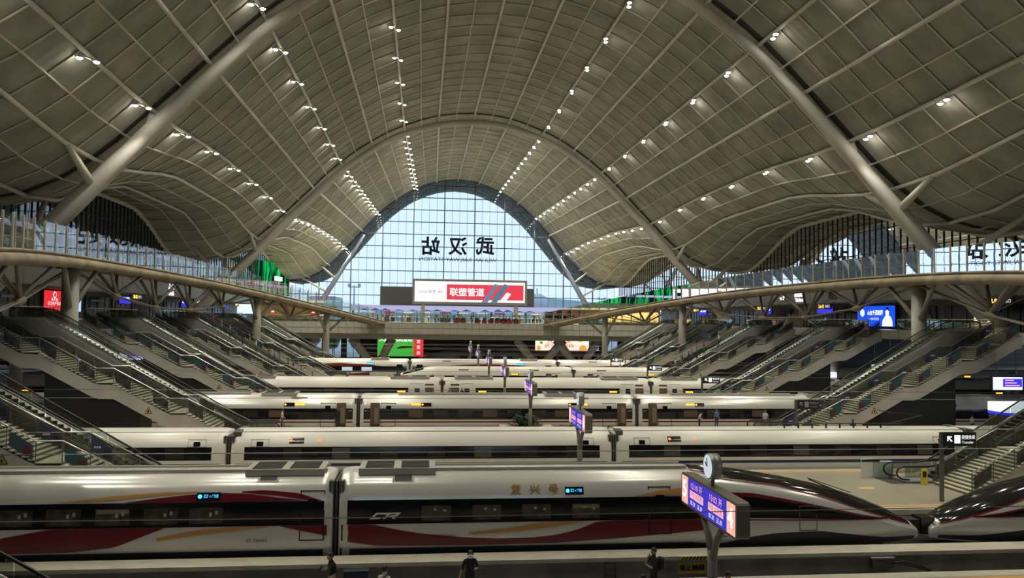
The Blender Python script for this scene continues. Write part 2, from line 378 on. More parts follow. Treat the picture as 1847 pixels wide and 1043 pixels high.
# station lettering on the outside of the glass, read from behind
big = thing('station_lettering', 'large dark brush style station characters on the glass end wall, seen mirrored from behind', 'lettering', (12, FY+.35, 30))
bo = (12, FY+.35, 30)
def ZF(x, y):
    d = fw+Rv*(x-923.5)/F_PX-Uv*(y-521.5)/F_PX; k = (FY+.35-CAM[1])/d[1]; return CAM+d*k
for ch, px in (('站', 777), ('汉', 826), ('武', 875)):
    p = ZF(px, 446.5); text(ch, 5.0, 'text_black', p, '+Y', big, bo, name='character', bold=.13, extrude=.12)
eng = thing('english_lettering', 'small serif station name in pale letters under the big characters, mirrored', 'lettering', (12, FY+.35, 26))
p = ZF(826, 469); text('WUHAN RAILWAY STATION', 1.5, 'text_grey', p, '+Y', eng, (12, FY+.35, 26), width=20.5, extrude=.05)
# ------------------------------------------------------------------ side lunettes
nwin = 2
for sg in (-1, 1):
    for (a, b) in ((3, 71), (71, 138), (138, 205)):
        wn = tag(empty('window_%d' % nwin, (X0+sg*50, (a+b)/2, 16.4)), 'dark arched side window under the scalloped roof edge', 'window', kind='structure'); nwin += 1
        oo = np.array((X0+sg*50, (a+b)/2, 16.4)); n = int((b-a)/1.34); ys = np.linspace(a, b, n+1)
        def top(Y): return roof_pt(sg*ARC[-1], Y)[2]-.1
        def xx(Y): return X0+sg*50*wfac(Y)
        for i in range(n+1):
            m = MB(oo); Y = ys[i]; m.box((xx(Y)-.1, Y-.05, 16.3), (xx(Y)+.1, Y+.05, top(Y))); m.build('mullion', 'mullion_dark', wn)
        for i in range(n):
            y0, y1 = ys[i]+.05, ys[i+1]-.05
            m = MB(oo); m.quad((xx(y0), y0, 16.4), (xx(y1), y1, 16.4), (xx(y1), y1, top(y1)), (xx(y0), y0, top(y0))); m.build('pane', 'lunette_glass', wn)
        for z in (19.0, 22.0):
            seg = [Y for Y in np.linspace(a, b, 60) if top(Y) > z]
            if seg: m = MB(oo); m.beam((xx(seg[0]), seg[0], z), (xx(seg[-1]), seg[-1], z), .14, .09); m.build('transom', 'mullion_dark', wn)
# roofs of the neighbouring lower halls behind the lunettes
for sg in (-1, 1):
    m = MB((X0+sg*90, 100, 0))
    for k in range(8):
        x0, x1 = 51.5+k*12, 51.5+(k+1)*12; z0 = 30-6*math.sin(k*.9)**2-k; z1 = 30-6*math.sin((k+1)*.9)**2-k-1
        m.prism([(X0+sg*x0, z0), (X0+sg*x1, z1), (X0+sg*x1, z1+.4), (X0+sg*x0, z0+.4)], 'y', -21.8, 224)
    tag(m.build('side_hall_roof', 'roof_metal'), 'lower roof of the neighbouring hall beyond the side windows', 'roof', kind='structure')
# ================================================================== GROUND, TRACKS, PLATFORMS
m = MB((0, 100, -1.6)); m.box((-1200, -300, -1.9), (1200, 207, -1.6)); tag(m.build('floor', 'ballast'), 'dark ballast bed below the platforms', 'floor', kind='structure')
m = MB((0, 600, -2.2)); m.box((-1500, 207, -2.6), (1500, 1500, -2.1)); tag(m.build('outdoor_ground', 'outdoor_paving'), 'hazy ground outside the station', 'ground', kind='structure')
PLX0, PLX1 = -150, 170
for i in range(-1, 10):
    Y = YP(i); e = tag(empty('platform', (X0, Y, -1.5)), 'polished beige stone platform between two tracks', 'platform', kind='structure'); oo = (X0, Y, -1.5)
    ya, yb = Y-5.9, Y+5.0
    m = MB(oo); m.box((PLX0, ya+.35, -1.6), (PLX1, yb-.35, -.004)); m.build('platform_body', 'concrete', e)
    m = MB(oo); m.box((PLX0, ya+.62, -.004), (PLX1, yb-.62, .0)); m.build('paving', 'platform_stone', e)
    for a, b in ((ya, ya+.6), (yb-.6, yb)):
        m = MB(oo); m.box((PLX0, a, -.28), (PLX1, b, -.001)); m.build('coping', 'platform_edge', e)
    for a in (ya+.75, yb-1.0):
        m = MB(oo); m.box((PLX0, a, .0), (PLX1, a+.25, .006)); m.build('warning_line', 'line_orange', e)
    if i < 9:
        for yc in (Y+7.1, Y+12.75):
            t = tag(empty('railway_track', (X0, yc, -1.6)), 'steel rails on dark sleepers between the platforms', 'track', kind='structure'); o2 = (X0, yc, -1.6)
            for d in (-.75, .75):
                m = MB(o2); m.box((PLX0, yc+d-.04, -1.42), (PLX1, yc+d+.04, -1.25)); m.build('rail', 'rail_steel', t)
            m = MB(o2); m.box((PLX0, yc-1.3, -1.6), (PLX1, yc+1.3, -1.42)); m.build('sleeper_slab', 'concrete', t)
        e2 = tag(empty('trackside_wall', (X0, Y+10.1, -1.6)), 'low concrete wall with beige coping between two tracks', 'wall', kind='structure'); o3 = (X0, Y+10.1, -1.6)
        m = MB(o3); m.box((PLX0, Y+9.6, -1.6), (PLX1, Y+10.55, -.75)); m.build('wall_body', 'concrete', e2)
        m = MB(o3); m.box((PLX0, Y+9.5, -.75), (PLX1, Y+10.65, -.585)); m.build('coping', 'platform_edge', e2)
# ================================================================== NEAR CONCOURSE (where the photographer stands)
nc = tag(empty('floor_near', (X0, -10, 8)), 'near concourse floor slab of the waiting hall', 'floor', kind='structure'); oo = (X0, -10, 8)
m = MB(oo); m.box((X0-60, -21.6, 7.0), (X0+60, 2.0, 7.95)); m.build('slab', 'dark_soffit', nc)
m = MB(oo); m.box((X0-60, -21.6, 7.95), (X0+60, 2.0, 8.0)); m.build('floor_tiles', 'platform_stone', nc)
wf_ = tag(empty('wall_front', (X0, -21.8, 0)), 'waiting hall wall behind the viewer with two tall window blocks', 'wall', kind='structure'); oo = (X0, -21.8, 0)
WB = ((-9.5, 1.2), (7.6, 16.0)); WZ0, WZ1 = 12.6, 24.0       # the two window blocks seen mirrored in the photographer's glass
for a, b, c, d in ((X0-60, X0+60, -1.6, WZ0), (X0-60, X0+60, WZ1, 46.0), (X0-60, WB[0][0], WZ0, WZ1), (WB[0][1], WB[1][0], WZ0, WZ1), (WB[1][1], X0+60, WZ0, WZ1)):
    m = MB(oo); m.box((a, -22.0, c), (b, -21.6, d)); m.build('wall_section', 'shop_wall', wf_)
for k, (a, b) in enumerate(WB):
    wn = tag(empty('window_%d' % (nwin+k), ((a+b)/2, -21.8, WZ0)), 'tall gridded window of the waiting hall behind the viewer', 'window', kind='structure'); o5 = ((a+b)/2, -21.8, WZ0)
    xs_ = np.linspace(a, b, 6 if k == 0 else 5); zs_ = np.linspace(WZ0, WZ1, 5)
    for x in xs_: m = MB(o5); m.box((x-.06, -21.9, WZ0), (x+.06, -21.7, WZ1)); m.build('mullion', 'mullion', wn)
    for z in zs_: m = MB(o5); m.box((a, -21.92, z-.1), (b, -21.68, z+.1)); m.build('transom', 'mullion', wn)
    for x0_, x1_ in zip(xs_[:-1], xs_[1:]):
        for z0_, z1_ in zip(zs_[:-1], zs_[1:]): m = MB(o5); m.quad((x0_+.06, -21.8, z0_+.1), (x1_-.06, -21.8, z0_+.1), (x1_-.06, -21.8, z1_-.1), (x0_+.06, -21.8, z1_-.1)); m.build('pane', 'facade_glass', wn)
# ================================================================== SIDE CONCOURSES
Z2 = FLOOR2; YA, YB = 6.0, 206.0
emat('shop_white', (.85, .95, 1.0), 1.3); emat('shop_warm', (1.0, .72, .38), .28); emat('sign_blue', (.03, .03, .75), 1.6)
emat('sign_violet', (.78, .72, 1.0), 2.2); emat('sign_white', (.95, .97, 1.0), 1.5); emat('sign_amber', (1.0, .55, .05), 2.2)
emat('ad_red', (.85, .03, .04), 1.0); emat('ad_blue', (.01, .08, .85), 1.2); emat('ad_sky', (.45, .68, 1.0), 1.1); emat('ad_green', (.06, .5, .05), .9)
emat('led_white', (1, 1, 1), 1.1); emat('led_red', (.85, .06, .09), 1.0); emat('ad_orange', (.95, .4, .05), 1.0); emat('ad_cream', (1.0, .9, .72), 1.1)
emat('pink_glow', (1.0, .45, .40), 1.2); emat('led_cyan', (.05, .55, 1.0), 2.0); emat('lamp_red', (1.0, .15, .03), 3.0); emat('led_amber', (1.0, .42, .02), 2.2)
for sg in (-1, 1):
    S = 'left' if sg < 0 else 'right'
    oo = (X0+sg*60, 100, Z2)
    fl = tag(empty('concourse_slab', oo), 'grey concourse floor slab along one side above the tracks', 'floor', kind='structure')
    m = MB(oo); m.box((X0+sg*44, YA, Z2-.9), (X0+sg*120, YB, Z2-.05)); m.build('slab', 'dark_soffit', fl)
    m = MB(oo); m.box((X0+sg*44, YA, Z2-.05), (X0+sg*120, YB, Z2)); m.build('floor_tiles', 'platform_stone', fl)
    n = 40; ys = np.linspace(YA, YB, n+1)
    for i in range(n): m = MB(oo); m.box((X0+sg*43.95, ys[i]+.04, Z2-1.0), (X0+sg*44.0, ys[i+1]-.04, Z2)); m.build('edge_panel', 'fascia', fl)
    # upper fascia above the shop fronts
    o2 = (X0+sg*52, 100, 12.7)
    fa = tag(empty('wall_%s' % S, o2), 'beige fascia band over dark shop fronts of the side concourse', 'wall', kind='structure')
    m = MB(o2); m.box((X0+sg*50.2, YA, 12.7), (X0+sg*70, YB, 16.4)); m.build('bulkhead', 'dark_soffit', fa)
    n = 30; ys = np.linspace(YA, YB, n+1)
    for i in range(n): m = MB(o2); m.box((X0+sg*50.1, ys[i]+.03, 12.7), (X0+sg*50.2, ys[i+1]-.03, 16.35)); m.build('fascia_panel', 'fascia', fa)
    # shop fronts
    m = MB(o2); m.box((X0+sg*56, YA, Z2), (X0+sg*56.4, YB, 12.7)); m.build('back_wall', 'shop_wall', fa)
    y = YA+2; k = 0
    while y < YB-8:
        wd = (5.5, 8.0, 6.5, 7.0)[k % 4]; mat = ('shop_dark', 'shop_dark', 'shop_dark', 'grey_panel')[k % 4]
        m = MB(o2); m.box((X0+sg*55.8, y, Z2), (X0+sg*56.0, y+wd, 12.1)); m.build('shop_front', mat, fa)
        for q in range(3):
            yy = y+wd*(q+.5)/3; m = MB(o2); m.box((X0+sg*55.72, yy-.05, Z2), (X0+sg*55.8, yy+.05, 12.1)); m.build('shop_mullion', 'steel_dark', fa)
        if k % 3 == 1:
            m = MB(o2); m.box((X0+sg*55.7, y+1.6, 11.4), (X0+sg*55.8, y+wd-1.6, 11.7)); m.build('shop_sign', 'white_paint', fa)
        if k % 4 == 2:
            m = MB(o2); m.box((X0+sg*55.7, y+.8, Z2+.2), (X0+sg*55.8, y+wd-.8, 10.9)); m.build('shop_panel', 'shop_cream', fa)
        y += wd+1.6; k += 1
    # columns under the concourse
    for i in range(1, 9):
        m = MB((X0+sg*50, YP(i), 0)); m.tube([(X0+sg*50, YP(i), 0), (X0+sg*50, YP(i), Z2-.9)], .6, 12)
        tag(m.build('concourse_pillar', 'column_paint', None, True), 'stout round pillar under the %s concourse slab' % ('left' if sg < 0 else 'right'), 'pillar', group='pillars under the side concourses')
# ================================================================== FAR CONCOURSE
FSY = 160.0
oo = (X0, FSY, Z2)
fs = tag(empty('concourse_bridge', oo), 'far concourse bridge with beige panelled edge', 'floor', kind='structure')
m = MB(oo); m.box((X0-60, FSY+.1, 6.5), (X0+60, YB, 8.7)); m.build('slab', 'dark_soffit', fs)
m = MB(oo); m.box((X0-60, FSY+.9, 5.3), (X0+60, YB, 6.5)); m.build('soffit_beam', 'dark_soffit', fs)
n = 76; xs = np.linspace(X0-57, X0+57, n+1)
for i in range(n):
    for za, zb in ((6.42, 7.49), (7.61, 8.75)):
        m = MB(oo); m.box((xs[i]+.055, FSY, za), (xs[i+1]-.055, FSY+.12, zb)); m.build('fascia_panel', 'fascia', fs)
m = MB(oo); m.box((X0-60, FSY, 8.7), (X0+60, YB, 8.78)); m.build('floor_tiles', 'platform_stone', fs)
# glass balustrade of the far edge
gr = thing('glass_balustrade', 'tall glass balustrade with steel posts along the edge of the far concourse bridge', 'railing', (X0, FSY+.4, 8.78)); go = (X0, FSY+.4, 8.78)
px = list(np.arange(X0-16.4, X0+16.5, 3.0)) if False else list(np.linspace(X0-15.5, X0+15.5, 12))
for x in px: m = MB(go); m.box((x-.06, FSY+.34, 8.78), (x+.06, FSY+.46, 11.1)); m.build('post', 'steel_dark', gr)
for a, b in zip(px[:-1], px[1:]):
    m = MB(go); m.box((a+.08, FSY+.39, 8.85), (b-.08, FSY+.41, 10.7)); m.build('glass_panel', 'rail_glass', gr)
m = MB(go); m.tube([(px[0], FSY+.4, 9.95), (px[-1], FSY+.4, 9.95)], .04, 6); m.build('handrail', 'steel', gr)
# plain side balustrades in front of the planting
for sg in (-1, 1):
    gg = thing('glass_balustrade', 'low glass balustrade before the %s planters of the far bridge' % ('lantern lit' if sg < 0 else 'golden lit'), 'railing', (X0+sg*30, FSY+.4, 8.78)); g2 = (X0+sg*30, FSY+.4, 8.78)
    px = [X0+sg*(20.0+2.24*k) for k in range(11)]
    for x in px: m = MB(g2); m.box((x-.05, FSY+.35, 8.78), (x+.05, FSY+.45, 10.0)); m.build('post', 'steel_dark', gg)
    for a, b in zip(px[:-1], px[1:]): m = MB(g2); m.box((a, FSY+.39, 8.85), (b, FSY+.41, 9.9)); m.build('glass_panel', 'rail_glass', gg)
    m = MB(g2); m.tube([(px[0], FSY+.4, 10.0), (px[-1], FSY+.4, 10.0)], .04, 6); m.build('handrail', 'steel', gg)
# V columns under the bridge
def vcol(xt0, xt1, xb, label):
    e = thing('v_column', label, 'column', (xb, 164, 0)); o4 = (xb, 164, 0)
    for xt in (xt0, xt1):
        m = MB(o4); m.tube([(xb+(.7 if xt > xb else -.7), 164, 0), (xt, 164, 5.4)], [.75, .95], 12); m.build('leg', 'column_paint', e, True)
    m = MB(o4); m.box((xb-1.6, 163.2, 0), (xb+1.6, 164.8, .5)); m.build('plinth', 'concrete', e)
vcol(-14.6, -6.2, -9.6, 'grey V shaped column below the bridge beside the green advert')
vcol(20.0, 30.0, 24.8, 'grey V shaped column below the bridge beside the flower advert')
vcol(28.5, 37.5, 33.5, 'grey V shaped column below the bridge near the small escalators')
vcol(-31, -21.5, -26, 'grey V shaped column below the bridge behind the busy escalators')
vcol(44, 53, 48.5, 'grey V shaped column below the bridge under the golden lit shop')
# wall below the bridge with greenery windows and adverts
oo = (X0, 180, 0)
bw = tag(empty('wall_back', oo), 'dark panelled wall below the far concourse bridge', 'wall', kind='structure')
OPN = sorted((-25.5, -21.2, -17, 34.5, 38.5, 43.0, 27.5)); ex = [X0-62]+[v for x in OPN for v in (x, x+3.0)]+[X0+62]
for k in range(0, len(ex), 2): m = MB(oo); m.box((ex[k], 180, -1.6), (ex[k+1], 180.5, 5.3)); m.build('wall_body', 'dark_panel', bw)
for sg in (-1, 1): m = MB(oo); m.box((X0+sg*60.5, 180.02, -1.6), (X0+sg*150, 180.5, 8.1)); m.build('wall_body', 'dark_panel', bw)
for x in OPN: m = MB(oo); m.box((x, 180, -1.6), (x+3.0, 180.5, .6)); m.build('window_sill', 'dark_panel', bw)
for k in range(14):
    x = -3+2.0*k; m = MB(oo); m.box((x, 179.9, 0), (x+1.94, 180, 5.3)); m.build('wall_panel', 'dark_panel', bw)
for x in (-25.5, -21.2, -17, 34.5, 38.5, 43.0, 27.5):
    m = MB(oo); m.box((x, 180.2, 0.6), (x+3.0, 180.22, 5.3)); m.build('pane', 'facade_glass', bw)
    for q in (0, 1.5, 3.0): m = MB(oo); m.box((x+q-.06, 179.7, .5), (x+q+.06, 179.8, 5.3)); m.build('mullion', 'mullion_dark', bw)
# green advert
def adbox(name, label, x0, x1, y, z0, z1, mat, cat='billboard'):
    e = thing(name, label, cat, ((x0+x1)/2, y, z0)); o4 = ((x0+x1)/2, y, z0)
    m = MB(o4); m.box((x0-.12, y, z0-.12), (x1+.12, y+.3, z1+.12)); m.build('frame', 'black', e)
    m = MB(o4); m.box((x0, y-.03, z0), (x1, y, z1)); m.build('screen', mat, e)
    return e, o4
a, ao = adbox('advert_screen', 'green lit advert with a red side panel under the far bridge', -10.0, .3, 178, 1.0, 6.0, 'ad_green')
m = MB(ao); m.box((-1.9, 177.94, 1.0), (.3, 177.97, 6.0)); m.build('red_panel', 'ad_red', a)
text('人民优选和益站', 1.05, 'led_white', (-5.9, 177.93, 4.75), '-Y', a, ao, width=7.4, bold=.03)
m = MB(ao); m.prism([(-5.6, 2.7), (-2.2, 2.9), (-2.2, 3.25), (-4.6, 3.3), (-5.6, 3.0)], 'y', 177.93, 177.97); m.build('product_print', 'black', a)
for k in range(3): text('惠', .9, 'led_white', (-.8, 177.92, 1.7+1.3*k), '-Y', a, ao)
a, ao = adbox('advert_screen', 'cream lit advert with orange and blue flower print under the far bridge', 26.0, 38.6, 178, 1.8, 6.3, 'ad_cream')
for (x, z, r, mt) in ((26.7, 5.6, .8, 'ad_orange'), (28.3, 5.9, .45, 'led_cyan'), (26.8, 3.2, .5, 'ad_orange'), (27.4, 4.4, .35, 'ad_green'), (36.6, 5.3, .7, 'ad_orange'), (37.2, 3.0, .9, 'ad_orange'), (31, 2.2, .5, 'ad_red')):
    m = MB(ao); m.disc((x, 177.95, z), (0, 1, 0), r, .02, 14); m.build('flower_print', mt, a)
text('古田醉美\n武当大樱桃', 1.15, 'ad_red', (31.6, 177.93, 4.2), '-Y', a, ao, width=7.0)
# ------------------------------------------------------------------ big LED screen standing on the far bridge
e = thing('led_screen', 'wide grey framed LED screen on two posts showing a red and white pipe advert', 'screen', (10, 165, 8.78)); oo = (10, 165, 8.78)
m = MB(oo)
xa, xb, za, zb = -1.75, 21.7, 13.2, 17.55
for a, b in (((xa-.45, 164.7, za-.55), (xa, 165.6, zb+.45)), ((xb, 164.7, za-.55), (xb+.45, 165.6, zb+.45)), ((xa, 164.7, za-.55), (xb, 165.6, za)), ((xa, 164.7, zb), (xb, 165.6, zb+.45))): m.box(a, b)
m.box((xa, 165.1, za), (xb, 165.6, zb)); m.build('frame', 'grey_panel', e)
m = MB(oo); m.box((xa, 165.0, za), (xb, 165.1, zb)); sc_ = m.build('screen', 'led_white', e)
m = MB(oo); m.box((5.0, 164.97, za+.5), (xb-.3, 165.0, zb-.6)); m.build('red_field', 'led_red', sc_)
text('联塑管道', 1.85, 'led_white', (9.3, 164.95, 15.2), '-Y', e, oo, width=7.4, bold=.035)
text('LESSO联塑', .75, 'text_grey', (.9, 164.96, 15.3), '-Y', e, oo, width=3.6); text('40', .9, 'ad_red', (3.6, 164.96, 15.3), '-Y', e, oo)
pmat('pipe_blue', (.20, .25, .42), .3); emat('pipe_grey', (.25, .27, .40), .8); emat('pipe_teal', (.10, .28, .40), .8)
for dx, mt in ((0, 'pipe_grey'), (2.0, 'pipe_teal'), (3.7, 'led_white')):
    tp = zb-.35 if dx < 3 else za+2.2; w_ = (tp-za)*.62
    m = MB(oo); m.prism([(12.4+dx, za+.02), (13.7+dx, za+.02), (13.7+dx+w_, tp-.3), (12.7+dx+w_, tp)], 'y', 164.93, 164.95); m.build('pipe_print', mt, sc_)
for x in (-.6+.2, 19.4): m = MB(oo); m.box((x, 164.8, 8.78), (x+.85, 165.5, 12.7)); m.build('post', 'column_paint', e)
e = thing('information_board', 'blank dark back of a wide information board behind the LED screen', 'board', (8.5, 190, 8.78)); oo = (8.5, 190, 8.78)
m = MB(oo); m.box((-10.3, 190, 12.7), (27.2, 190.6, 17.3)); m.build('board_back', 'dark_panel', e)
for x in (-9, 25): m = MB(oo); m.box((x, 190.1, 8.78), (x+.5, 190.5, 12.7)); m.build('post', 'steel_dark', e)
# glowing canopy banner over the food stalls
emat('banner_pale', (.62, .62, .95), .75); emat('banner_blue', (.10, .16, .45), .6)
e = thing('stall_banner', 'long pale lilac banner with blue mountains over the stalls of the far bridge', 'banner', (10, 188, 8.78)); oo = (10, 188, 8.78)
m = MB(oo); m.box((-17, 188, 11.4), (42, 188.3, 12.7)); m.build('banner_panel', 'banner_pale', e)
x = -15
while x < 40:
    h = .25+.45*random.random(); m = MB(oo); m.prism([(x, 11.45), (x+2.6, 11.45), (x+1.7, 11.45+h*.6), (x+1.1, 11.45+h), (x+.6, 11.45+h*.5)], 'y', 187.95, 188.0); m.build('mountain_print', 'banner_blue', e); x += 2.2+2.5*random.random()
for x in (-16.5, -8, 0.3, 8.6, 16.6, 25, 33.5, 41): m = MB(oo); m.box((x-.25, 188, 8.78), (x+.25, 188.4, 11.4)); m.build('post', 'mullion', e)
# green LED wall in the far left corner
e = thing('led_wall', 'large LED wall showing streaming green light in the far corner', 'screen', (-41.5, 176, 14.8)); oo = np.array((-41.5, 176, 14.8))
gA = np.array((-40.6, 163.0)); gB = np.array((-34.3, 203.5))
def gp(t, z): q = gA+(gB-gA)*t; return (q[0]+.35, q[1], z)
def gn(t, z, d): q = gA+(gB-gA)*t; return (q[0]+.35+d, q[1], z)
def gtop(t): return lerp(22.3, 22.6, t)
m = MB(oo); m.add([gp(0, 14.8), gp(1, 14.8), gp(1, gtop(1)), gp(0, gtop(0))], [(0, 1, 2, 3)]); 
m.add([gn(0, 14.8, -.3), gn(1, 14.8, -.3), gn(1, gtop(1), -.3), gn(0, gtop(0), -.3)], [(3, 2, 1, 0)])
gm = emat('led_green', (0, .5, .1), 1.0); t = gm.node_tree
g = t.nodes.new('ShaderNodeNewGeometry'); mp = t.nodes.new('ShaderNodeMapping'); mp.inputs['Scale'].default_value = (.35, .35, .05)
nz = t.nodes.new('ShaderNodeTexNoise'); nz.inputs['Scale'].default_value = 1.6; nz.inputs['Detail'].default_value = 3; nz.inputs['Distortion'].default_value = .8
rr = t.nodes.new('ShaderNodeValToRGB'); rr.color_ramp.elements[0].position = .47; rr.color_ramp.elements[0].color = (.002, .015, .012, 1); rr.color_ramp.elements[1].position = .68; rr.color_ramp.elements[1].color = (.01, .85, .16, 1)
t.links.new(g.outputs['Position'], mp.inputs[0]); t.links.new(mp.outputs[0], nz.inputs['Vector']); t.links.new(nz.outputs['Fac'], rr.inputs[0]); t.links.new(rr.outputs[0], t.nodes['Emission'].inputs[0])
m.build('screen', 'led_green', e)
def strip(t0, t1, z0, z1, mat, nm):
    m = MB(oo); m.add([gn(t0, z0, .08), gn(t1, z0, .08), gn(t1, z1, .08), gn(t0, z1, .08)], [(0, 1, 2, 3)]); m.build(nm, mat, e)
strip(.02, .95, 16.7, 17.3, 'banner_pale', 'white_strip'); strip(.72, .86, 18.3, 19.4, 'led_white', 'white_mark')
strip(.05, .16, 19.6, 20.6, 'ad_orange', 'orange_mark'); strip(.2, .26, 19.4, 20.2, 'led_cyan', 'cyan_mark'); strip(.0, .12, 15.6, 16.3, 'ad_red', 'red_strip')
# ================================================================== ADVERTS AND SIGNS OF THE SIDE CONCOURSES
def side_box(name, label, cat, sg, ya, yb, z0, z1, mat, xq=55.4, th=.42):
    X = X0+sg*xq; e = thing(name, label, cat, (X, (ya+yb)/2, z0)); o4 = (X, (ya+yb)/2, z0)
    m = MB(o4); m.box((X, ya-.1, z0-.1), (X+sg*th, yb+.1, z1+.1)); m.build('case', 'black', e)
    m = MB(o4); m.box((X-sg*.03, ya, z0), (X, yb, z1)); m.build('screen', mat, e); return e, o4, X
F_L, F_R = '+X', '-X'
e, oo, X = side_box('advert_screen', 'glowing red advert beside the gate of tracks 10 and 11', 'billboard', -1, 102.3, 107.6, 9.9, 12.5, 'ad_red')
m = MB(oo); m.disc((X+.05, 105, 12.0), (1, 0, 0), .42, .02, 20); m.build('round_emblem', 'led_white', e); m = MB(oo); m.disc((X+.08, 105, 12.0), (1, 0, 0), .28, .02, 20); m.build('emblem_centre', 'ad_red', e)
text('热干面\n武汉特产美食', .5, 'led_white', (X+.06, 105, 11.1), F_L, e, oo, width=3.6)
e, oo, X = side_box('advert_screen', 'glowing pale blue advert next to the red advert', 'billboard', -1, 108.2, 112.8, 9.9, 12.5, 'ad_sky')
m = MB(oo); m.prism([(109.2, 10.0), (110.8, 10.0), (110.2, 12.4)], 'x', X+.04, X+.06); m.build('white_print', 'led_white', e)
e, oo, X = side_box('advert_screen', 'large bright blue advert with a white portrait figure', 'billboard', 1, 99.4, 108.6, 9.35, 12.25, 'ad_blue')
def prx(pts, mt, nm, ee=None): m = MB(oo); m.prism(pts, 'x', X-.08, X-.05); m.build(nm, mt, e)
prx([(99.9, 9.4), (102.3, 9.4), (102.2, 10.2), (101.7, 10.7), (101.45, 10.9), (101.5, 11.5), (101.1, 11.75), (100.7, 11.5), (100.75, 10.9), (100.3, 10.7), (99.95, 10.2)], 'led_white', 'figure_print')
prx([(100.75, 11.5), (101.45, 11.5), (101.4, 11.95), (101.1, 12.05), (100.8, 11.95)], 'black', 'hair_print')
text('心在千里相伴', .75, 'led_white', (X-.07, 104.0, 11.25), F_R, e, oo, width=3.8, bold=.02); text('一路有我', .4, 'led_white', (X-.07, 104.4, 10.4), F_R, e, oo, width=2.6)
m = MB(oo); m.disc((X-.06, 107.2, 11.3), (-1, 0, 0), .55, .02, 18); m.build('round_emblem', 'led_white', e)
e, oo, X = side_box('advert_screen', 'narrow upright lit advert with red roofed tower picture', 'billboard', 1, 81.6, 84.0, 9.5, 12.0, 'ad_sky')
prx([(82.9, 9.5), (84.0, 9.5), (84.0, 11.4), (83.5, 11.7), (82.9, 11.4)], 'ad_cream', 'tower_print'); prx([(82.8, 11.2), (84.0, 11.2), (83.7, 11.7), (83.1, 11.7)], 'ad_red', 'roof_print')
def gate_sign(sg, y, txt, near):
    X = X0+sg*49.2; lab = 'black gate sign with amber numbers %s hanging below the %s fascia' % (txt, near)
    e = thing('gate_sign', lab, 'sign', (X, y, 12.1)); o4 = (X, y, 12.1)
    m = MB(o4); m.box((X, y-2.0, 11.75), (X+sg*.25, y+2.0, 12.5)); m.build('board', 'black', e)
    for d in (-1.4, 1.4): m = MB(o4); m.tube([(X+sg*.12, y+d, 12.5), (X+sg*.9, y+d, 12.75)], .04, 5); m.build('hanger', 'steel_dark', e)
    f = F_L if sg < 0 else F_R; q = 1 if sg < 0 else -1
    text(txt, .72, 'sign_amber', (X-sg*.03, y-q*.6, 12.12), f, e, o4, bold=.02); text('检票口', .42, 'led_white', (X-sg*.03, y+q*1.15, 12.12), f, e, o4)
    # blue LED board next to it
    yb = y+7.5*(1 if sg < 0 else 1); Xb = X0+sg*53.5
    b = thing('departure_board', 'blue departure board glowing by the gate of tracks %s on the %s side' % (txt, near), 'screen', (Xb, yb, 11.5)); ob = (Xb, yb, 11.5)
    m = MB(ob); m.box((Xb, yb-2.4, 11.2), (Xb+sg*.25, yb+2.4, 12.4)); m.build('case', 'black', b)
    m = MB(ob); m.box((Xb-sg*.03, yb-2.3, 11.3), (Xb, yb+2.3, 12.3)); m.build('screen', 'sign_blue', b)
    for d in (-1.05, 1.05): m = MB(ob); m.box((Xb-sg*.06, yb+d-.8, 11.9), (Xb-sg*.03, yb+d+.8, 12.2)); m.build('text_line', 'sign_violet', b)
    for d in (-1.8, 1.8): m = MB(ob); m.tube([(Xb+sg*.1, yb+d, 12.4), (Xb+sg*.1, yb+d, 12.72)], .04, 5); m.build('hanger', 'steel_dark', b)
for y, t_ in ((116, '10-11'), (146, '12-13'), (176, '14-15')): gate_sign(-1, y, t_, 'left hall')
for y, t_ in ((72.5, '8-9'), (107, '10-11'), (128, '12-13'), (160, '14-15')): gate_sign(1, y, t_, 'right hall')
def fascia_text(sg, y, body, size, mat, label, cat='sign', z=13.7, wd=None):
    X = X0+sg*50.07; e = thing('fascia_lettering', label, cat, (X, y, z)); f = F_L if sg < 0 else F_R
    text(body, size, mat, (X, y, z), f, e, (X, y, z), extrude=.03, width=wd, bold=.03)
fascia_text(-1, 134, '北一厅\nNorth', 1.0, 'led_white', 'white glowing hall characters on the left fascia')
fascia_text(1, 116, '检票口\nTicket', .8, 'led_white', 'white glowing ticket check characters on the right fascia', wd=3.2); fascia_text(1, 122, '→ 8', 1.0, 'led_white', 'white arrow mark beside the ticket check characters')
fascia_text(1, 106, 'B区', 1.5, 'text_black', 'black zone letter B on the right fascia')
# golden lit shop at the right end of the far bridge
emat('shop_gold', (1.0, .62, .18), 1.4)
e = thing('lit_shop', 'golden lit shop with dark planters at the right end of the far bridge', 'shop', (46, 168, 8.78)); oo = (46, 168, 8.78)
m = MB(oo); m.box((39.5, 168, 8.78), (52.5, 168.3, 12.4)); m.build('back_panel', 'wood_warm', e)
for k in range(6): m = MB(oo); m.box((39.8+2.1*k, 167.9, 9.4), (41.6+2.1*k, 168, 11.6)); m.build('light_panel', 'shop_gold', e)
m = MB(oo); m.box((39, 166, 12.4), (52.6, 168.5, 12.9)); m.build('canopy', 'fascia', e)
e = thing('lit_shop', 'dim brown shop behind lanterns at the left end of the far bridge', 'shop', (-28, 168, 8.78)); oo = (-28, 168, 8.78)
m = MB(oo); m.box((-35, 168, 8.78), (-21, 168.3, 12.6)); m.build('back_panel', 'wood_warm', e); m = MB(oo); m.box((-34, 167.9, 9.6), (-29, 168, 11.9)); m.build('wall_panel', 'shop_cream', e)
m = MB(oo); m.box((-35.1, 166, 12.6), (-20.5, 168.5, 13.0)); m.build('canopy', 'white_paint', e)
